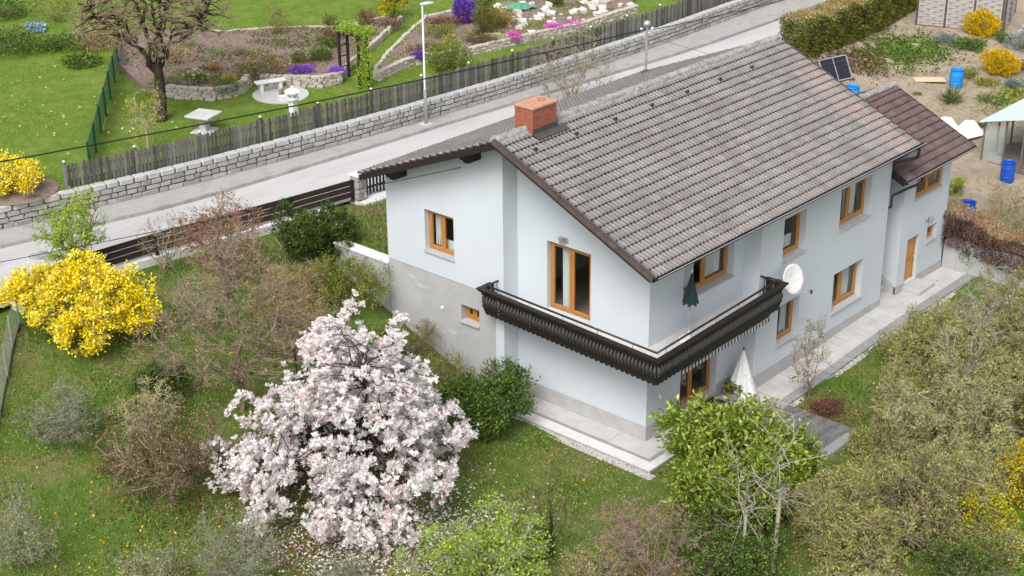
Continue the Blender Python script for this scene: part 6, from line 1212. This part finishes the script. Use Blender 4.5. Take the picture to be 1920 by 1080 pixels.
# woven fence panels
mat_noise('wicker', (.33, .31, .29), (.47, .45, .43), 6, .9, 40, .4, .01, .15, stretch=(1, 1, 6))
def woven(label, a, b, h):
    a, b = Vector(a), Vector(b); L = (b - a).length; t_ = (b - a).normalized(); n_ = Vector((-t_.y, t_.x, 0)); t = thing('woven_fence', label, 'fence', a); np_ = max(1, round(L / 1.5))
    for i in range(np_ + 1): p = a.lerp(b, i / np_); m = MB(); m.box(p.x - .035, p.x + .035, p.y - .035, p.y + .035, p.z - .1, p.z + h + .05); m.obj('post', 'fascia_brown', t)
    for i in range(np_):
        for j in range(int(h / .125)):
            m = MB(); vs = []; ns = 8
            for s in range(ns + 1):
                f = (i + .035 + .93 * s / ns) / np_; p = a.lerp(b, f) + n_ * (.035 * math.sin(s * math.pi / 2 + (math.pi if j % 2 else 0))); z = p.z + .05 + j * .125
                vs += [p + n_ * -.006 + Vector((0, 0, z - p.z)), p + n_ * .006 + Vector((0, 0, z - p.z)), p + n_ * .006 + Vector((0, 0, z - p.z + .112)), p - n_ * .006 + Vector((0, 0, z - p.z + .112))]
            m.add(vs, [(s * 4 + q, s * 4 + (q + 1) % 4, s * 4 + 4 + (q + 1) % 4, s * 4 + 4 + q) for s in range(ns) for q in range(4)] + [(0, 1, 2, 3), (ns * 4, ns * 4 + 1, ns * 4 + 2, ns * 4 + 3)]); m.obj('slat', 'wicker', t)
woven('pale woven wood fence panels behind the yellow bush at the top right', yd(34.9, 11.3), yd(37.1, 8.25), 1.75)
woven('woven wood fence panel turning away at the top right corner', yd(37.25, 8.2), yd(40.5, 9.2), 1.75)
t = thing('stone_steps', 'grey stone steps beside the woven fence at the right edge', 'steps', yd(38.3, 7.4))
for i in range(4): m = MB(); p = yd(37.8 + i * .4, 7.3); m.box(p[0], p[0] + .5, p[1] - .9, p[1] + .5, p[2] - .1, p[2] + .16 * (i + 1)); m.obj('step', 'pave', t, bevel=.015)
# clipped hedge along the road
def hedge(label, pts, wdt, h, n, mat, topmat, seed, zf, size=.07, lean=0, ends=False):
    r = np.random.RandomState(seed); root = thing('hedge', label, 'hedge', (*pts[0], zf(*pts[0]))); P_ = np.array(pts, float); L = np.concatenate([[0], np.cumsum(np.hypot(*np.diff(P_, axis=0).T))])
    def at(s): x = np.interp(s, L, P_[:, 0]); y = np.interp(s, L, P_[:, 1]); x2 = np.interp(s + .05, L, P_[:, 0]) - np.interp(s - .05, L, P_[:, 0]); y2 = np.interp(s + .05, L, P_[:, 1]) - np.interp(s - .05, L, P_[:, 1]); l = np.hypot(x2, y2); return x, y, -y2 / l, x2 / l
    m = 260; s = r.rand(m) * L[-1]; x, y, nx, ny = at(s); z0 = np.array([zf(a, b_) for a, b_ in zip(x, y)]); A = np.stack([x, y, z0], -1); oo = (r.rand(m) - .5) * wdt * .85; Tt = A + np.stack([nx * oo + r.normal(size=m) * .2, ny * oo + r.normal(size=m) * .2, h * (.5 + .45 * r.rand(m))], -1); tt = np.linspace(0, 1, 5)[None, :, None]
    V, F = tubes(A[:, None] * (1 - tt) + Tt[:, None] * tt + r.normal(size=(m, 5, 3)) * .03, np.full(m, .02), np.full(m, .008), 4); npobj('branches', V, F, 'bark_dark', root)
    def leaves(nn, which, mt, nm):
        s = r.rand(nn) * L[-1]; x, y, nx, ny = at(s); z0 = np.array([zf(a, b_) for a, b_ in zip(x, y)])
        wob_ = .09 * np.sin(s * 2.3) + .06 * np.sin(s * 5.1 + 1)
        if which == 'top': o2 = (r.rand(nn) - .5) * wdt; zz = h + wob_ + r.normal(size=nn) * .05
        else: o2 = np.where(r.rand(nn) < .75, -1, 1) * (wdt / 2 + .05 * np.sin(s * 3 + 1) + r.normal(size=nn) * .06) ; zz = r.rand(nn) * (h + wob_); o2 = o2 + lean * zz / h
        hole = np.zeros(nn, bool) if which == 'top' else (np.abs(s - L[-1] * .42) < .28) & (np.abs(zz - h * .62) < .42) & (o2 < 0)
        o2 = np.where(hole, o2 + .5, o2); p = np.stack([x + nx * o2, y + ny * o2, z0 + zz], -1); D = (np.stack([nx * np.sign(o2), ny * np.sign(o2), x * 0 + .3], -1) if which != 'top' else np.array([[0, 0, 1.0]])) + rdir(r, nn) * .8
        V, F = cards(r, p, D, size, .55); npobj(nm, V, F, mt, root, tint=np.repeat(np.clip(.5 + .25 * r.normal(size=nn) + .3 * np.sin(s * 4) * np.cos(zz * 5), 0, 1), 4))
    if ends:
        nn = 5200; s0_ = np.where(r.rand(nn) < .6, 0.0, L[-1]); x, y, nx, ny = at(np.clip(s0_, .06, L[-1] - .06)); o2 = (r.rand(nn) - .5) * wdt; p = np.stack([x + nx * o2 + r.normal(size=nn) * .07, y + ny * o2 + r.normal(size=nn) * .07, 2.4 + r.rand(nn) * h], -1); V, F = cards(r, p, rdir(r, nn), size, .55); npobj('foliage', V, F, mat, root, tint=np.repeat(r.rand(nn), 4))
    leaves(n, 'side', mat, 'foliage'); leaves(int(n * .45), 'top', topmat, 'top_growth')
hedge('tall clipped hedge with browned top along the road at upper right', [(26.3, 12.45), (29.5, 12.35), (32.7, 12.4), (37.3, 13.2)], 1.1, 1.55, 34000, 'l_hedge', 'l_hedgetop', 301, lambda x, y: 2.4, .085, ends=True)
hedge('dry red brown hedge hanging over the concrete retaining wall', [(15.5, -.3), (15.5, -4), (15.5, -9.5)], .95, 1.05, 24000, 'l_drybrown', 'l_peach', 302, lambda x, y: max(.2, .86 + .16 * (y + 1.5)), .06)
plant('olive_shrub', 'green shoot growing in the brown hedge by the annex', 'shrub', (15.3, -1.35, .5), .35, .7, n1=6, n2=30, n3=150, r0=.01, tw=.004, barkm='bark_olive', seed=303, leaf=('l_ivy', 900, .06, .5, .2))
for nm, lb, ct, bs, R, H, mat, n, sz, sd, fl in [
    ('round_bush', 'round golden yellow bush before the woven fence', 'bush', yd(36.2, 8.75), .80, 1.15, 'l_gold', 4200, .08, 311, None), ('round_bush', 'round golden yellow bush nearer the light blue barrel', 'bush', yd(31.9, 5.75), .74, 1.1, 'l_gold', 4200, .08, 312, None), ('low_bush', 'silver grey round bush at the right edge by the yellow bush', 'bush', yd(35.8, 6.5), .75, .9, 'l_silver', 2200, .07, 313, None),
    ('low_plant', 'green spreading perennial before the far yellow bush', 'plant', yd(33.8, 8.1), .65, .5, 'l_ivy', 1400, .09, 314, None), ('low_plant', 'small dark green cushion right of the far yellow bush', 'plant', yd(36.0, 7.6), .38, .42, 'l_green', 900, .06, 315, None), ('low_plant', 'blue grey low cushions under the woven fence', 'plant', yd(33.9, 9.3), .5, .36, 'l_silver', 1100, .06, 316, None), ('low_plant', 'dark olive cushion left of the near yellow bush', 'plant', yd(30.4, 6.4), .4, .36, 'l_oliveshrub', 900, .05, 317, None),
    ('low_plant', 'mixed green low plants below the near yellow bush', 'plant', yd(30.1, 5.45), .5, .26, 'l_oliveshrub', 900, .06, 318, ('l_yellowgreen', 120, .06)), ('low_plant', 'blue green rosette plant at the right edge', 'plant', yd(30.8, 4.6), .36, .34, 'l_silver', 700, .07, 319, None), ('low_plant', 'dark red low plant right of the near yellow bush', 'plant', yd(33.2, 5.2), .45, .35, 'l_redbrown', 800, .06, 320, None),
    ('low_plant', 'tiny green tuft in the bare soil', 'plant', yd(25.5, 3.4), .2, .14, 'l_ivy', 240, .05, 321, None), ('low_plant', 'small green plant near the annex corner', 'plant', yd(18.8, 1.0), .28, .6, 'l_lime', 500, .08, 322, None), ('low_plant', 'low green weeds in front of the light blue barrel', 'plant', yd(28.5, 4.4), .6, .14, 'l_ivy', 600, .07, 323, None), ('low_plant', 'small tuft beside the pale board', 'plant', yd(26.6, 6.7), .2, .16, 'l_oliveshrub', 240, .05, 324, None), ('low_plant', 'grey green weeds at the right edge of the yard', 'plant', yd(27.8, 3.2), .5, .2, 'l_greygreen', 600, .06, 325, None)]:
    cushion(nm, lb, ct, bs, R, H, mat, n, sz, .6, sd, None, 4, fl)
for lb, bs, sd in (('bare brown shrub on the yard soil below the greenhouse', yd(18.1, -1.2), 331), ('grey green loose shrub at the right edge above the brown hedge', yd(16.6, -2.8), 332), ('straggly bare shrub right of the blue barrel behind the hedge', yd(17.2, -2.0), 333)):
    plant('bare_shrub', lb, 'shrub', bs, .8, 1.2, n1=10, n2=60, n3=420, r0=.014, tw=.006, barkm='bark_tan' if sd != 332 else 'bark_grey', seed=sd, leaf=('l_olive', 900, .05, .5), up=.3)
# yucca
r = np.random.RandomState(340); b = np.array(yd(27.0, 5.4)); t = thing('yucca', 'spiky green yucca in front of the light blue barrel', 'plant', tuple(b)); n = 150; az = r.rand(n) * 6.28; el = .25 + 1.1 * r.rand(n); D = np.stack([np.cos(az) * np.cos(el), np.sin(az) * np.cos(el), np.sin(el)], -1); V, F = cards(r, np.zeros((n, 3)) + D * .05, D, .62, .07, .02); npobj('leaves', V + b, F, 'l_yucca', t, tint=np.repeat(r.rand(n), 4)); m = MB(); m.tube([tuple(b), tuple(b + [0, 0, .12])], [.09, .06], 8); m.obj('stem', 'bark_brown', t)

# ------------------------------------------------------------------ grass, petals and flowers on the ground
k = NT('grass_blade'); a = k.attr('tint'); c = k.ramp(a, [(.0, (.075, .135, .020)), (.45, (.14, .225, .036)), (.75, (.22, .29, .065)), (1, (.36, .32, .16))]); 
c = k.mix(k.math('MULTIPLY', k.ramp(k.noise(.55, 6, .75), [(.42, (0, 0, 0)), (.62, (1, 1, 1))]), .8), c, (.25, .22, .11)); k.col(c, .7, .15)
k = NT('grass_blade_upper'); a = k.attr('tint'); c = k.ramp(a, [(.0, (.11, .185, .022)), (.5, (.185, .285, .042)), (.85, (.27, .36, .07)), (1, (.38, .38, .14))]); c = k.mix(k.math('MULTIPLY', k.ramp(k.noise(.45, 5, .7), [(.45, (0, 0, 0)), (.7, (1, 1, 1))]), .4), c, (.26, .30, .08)); k.col(c, .7, .15)
def grass(name, label, P_, h, wd, mat, seed, parent_kind='stuff'):
    r = np.random.RandomState(seed); n = len(P_); D = unit(np.concatenate([r.normal(size=(n, 2)) * .75, np.ones((n, 1))], 1)); S = unit(np.cross(D, rdir(r, n))); hh = h * (.5 + r.rand(n, 1)); V = np.stack([P_ - S * wd, P_ + S * wd, P_ + D * hh], 1).reshape(-1, 3)
    o = npobj(name, V, np.arange(n * 3).reshape(-1, 3), mat, tint=np.repeat(np.clip(r.beta(2, 2.2, n), 0, 1), 3)); tag(o, label, None, None, 'stuff')
rg2 = np.random.RandomState(5); n = 330000; xy = np.stack([rg2.uniform(-17, 14.8, n), rg2.uniform(-11.5, 14.2, n)], -1); x, y = xy.T
patch = np.sin(x * 1.9 + np.sin(y * 1.3) * 2) * np.cos(y * 1.7 + np.sin(x * 1.1)) + .35 * rg2.normal(size=n)
keep = ~(((x > -1.45) & (y > -1.15) & (x < 4.3)) | ((x > 1.1) & (x < 4.25) & (y > -4.1)) | ((x > 4.1) & (y > -1.95)) | ((x > -.7) & (y > -.3))) & (patch > -.75) & (np.hypot(x + 7.3, y - 2.6) > 2.3 + .8 * rg2.rand(n))
# only where the garden can be seen from the house side of the road
keep &= (y < 14.1 - .0 * x); x, y = x[keep], y[keep]; grass('grass', 'uneven spring grass of the house garden', np.stack([x, y, lot_z(x, y) + lot_bumps(x, y) - .01], -1), .10, .010, 'grass_blade', 51)
n = 170000; x = rg2.uniform(-12, 34, n); d = rg2.rand(n) ** 1.5 * 24 + .45; yw = np.interp(x, *path(WALLP, -30, 66, .5)); y = yw + d; keep = np.array([not (in_poly(a, b_, BED1) or in_poly(a, b_, BED2)) for a, b_ in zip(x, y)]) & (np.hypot(x - 6.55, y - 21.85) > 1.05); x, y = x[keep], y[keep]
grass('grass', 'mown bright green grass of the upper lawns', np.stack([x, y, upper_z(x, y) - .005], -1), .055, .012, 'grass_blade_upper', 52)
n = 16000; x = rg2.uniform(-.3, 3.5, n); y = rg2.uniform(9.0, 13.2, n); grass('grass', 'olive grass of the raised entry garden', np.stack([x, y, 2.5 + lot_bumps(x, y)], -1), .16, .012, 'grass_blade', 53)
def litter(name, label, c, sx, sy, n, mat, size, seed, zf=None, z=None, asp=.7):
    r = np.random.RandomState(seed); x = c[0] + r.normal(size=n) * sx; y = c[1] + r.normal(size=n) * sy; zz = (lot_z(x, y) + lot_bumps(x, y) + .03) if zf is None else zf(x, y) + .03; D = rdir(r, n) * np.array([1, 1, .25]); V, F = cards(r, np.stack([x, y, zz], -1), D, size, asp, .1); o = npobj(name, V, F, mat, tint=np.repeat(r.rand(n), 4)); tag(o, label, None, None, 'stuff')
litter('fallen_petals', 'pale fallen magnolia petals on the ground', (-7.5, 2.2), 1.35, 1.3, 6000, 'l_magnolia', .07, 61); litter('fallen_leaves', 'brown fallen leaves under the magnolia', (-8.2, 2.6), 1.6, 1.5, 4500, 'l_redbrown', .07, 62); litter('fallen_leaves', 'brown fallen leaves under the brown shrub', (-10.1, 6.2), .9, .9, 1500, 'l_redbrown', .06, 63)
litter('fallen_leaves', 'russet leaves by the terrace corner', (4.6, -2.8), .45, .5, 800, 'l_redbrown', .06, 64)
litter('yellow_flowers', 'scattered small yellow flowers in the left grass', (-12.2, 6.0), 1.1, 1.2, 150, 'l_gold', .07, 65, asp=.9); litter('yellow_flowers', 'few yellow flowers in the lawn by the terrace', (-2.6, 1.6), .8, 1.3, 50, 'l_gold', .07, 66, asp=.9)
litter('daisies', 'scattered white daisies on the left upper lawn', (-.5, 25.5), 2.4, 2.6, 160, 'l_cream', .10, 67, zf=upper_z, asp=.9); litter('weeds', 'green weed patch on the yard soil before the hedge', (31, 9.8), 1.5, .9, 5200, 'l_ivy', .12, 68, zf=lambda x, y: yard_z(x, y)); litter('weeds', 'grass strip in the yard at the right edge', (30.5, 4.0), 1.6, .5, 2600, 'l_oliveshrub', .10, 69, zf=yard_z); litter('dead_leaves', 'brown litter below the clipped hedge', (28, 10.4), 1.5, .7, 3600, 'l_drybrown', .10, 70, zf=yard_z)

rg3 = np.random.RandomState(77)
def clumps(name, label, n, nc, box, mat, size, seed, zf, spread=.35, avoid=None, asp=.55):
    r = np.random.RandomState(seed); cx = r.uniform(box[0], box[1], nc); cy = r.uniform(box[2], box[3], nc); i = r.randint(nc, size=n); x = cx[i] + r.normal(size=n) * spread; y = cy[i] + r.normal(size=n) * spread
    ok = np.ones(n, bool) if avoid is None else ~avoid(x, y); x, y = x[ok], y[ok]; D = rdir(r, len(x)) * np.array([1, 1, .6]) + np.array([0, 0, .35]); V, F = cards(r, np.stack([x, y, zf(x, y)], -1), D, size, asp, .1); tag(npobj(name, V, F, mat, tint=np.repeat(np.clip(r.normal(.5, .28, len(x)), 0, 1), 4)), label, None, None, 'stuff')
paved = lambda x, y: ((x > -1.45) & (y > -1.15) & (x < 4.3)) | ((x > 1.1) & (x < 4.25) & (y > -4.1)) | ((x > 4.1) & (y > -1.95)) | ((x > -.75) & (y > -.3)) | (y > 14.0)
lz = lambda x, y: lot_z(x, y) + lot_bumps(x, y) + .01
clumps('weeds', 'leafy weed clumps in the house garden grass', 30000, 420, (-17, 14.5, -11, 13.9), 'l_ivy', .075, 401, lz, .30, paved); clumps('weeds', 'olive weed clumps in the house garden grass', 22000, 340, (-17, 14.5, -11, 13.9), 'l_oliveshrub', .07, 402, lz, .4, paved)
clumps('dead_leaves', 'dry tan grass and leaf litter in the house garden', 70000, 620, (-17, 14.5, -11, 13.9), 'l_peach', .06, 403, lz, .5, paved, .35)
clumps('dead_leaves', 'brown litter on the big flower bed', 5000, 90, (4.2, 15, 23.2, 28.6), 'l_drybrown', .07, 404, lambda x, y: upper_z(x, y) + BEDH + .02, .5, lambda x, y: np.array([not in_poly(a, b_, BED1) for a, b_ in zip(x, y)]))
clumps('weeds', 'small green shoots on the big flower bed', 6000, 110, (4.2, 15, 23.2, 28.6), 'l_ivy', .08, 405, lambda x, y: upper_z(x, y) + BEDH + .02, .22, lambda x, y: np.array([not in_poly(a, b_, BED1) for a, b_ in zip(x, y)]))
clumps('weeds', 'small plants between the rock garden stones', 6500, 110, (11.5, 25.5, 19.9, 24), 'l_oliveshrub', .08, 406, lambda x, y: upper_z(x, y) + BEDH + .02, .2, lambda x, y: np.array([not in_poly(a, b_, BED2) for a, b_ in zip(x, y)]))
clumps('clods', 'crumbs and dry stalks on the yard soil', 16000, 800, (16, 36, -6, 11), 'l_peach', .07, 407, lambda x, y: yard_z(x, y) + .01, .5, None, .4)
m = MB(); m.prism([(-.6, -10.6, -.3), (.4, -9.6, -.3), (1.9, -9.35, -.3), (3.4, -9.7, -.3), (8, -11, -.3), (8, -16, -.3), (-.6, -16, -.3)], (0, 0, .245)); tag(m.obj('soil_bed', 'dark_soil'), kind='structure')
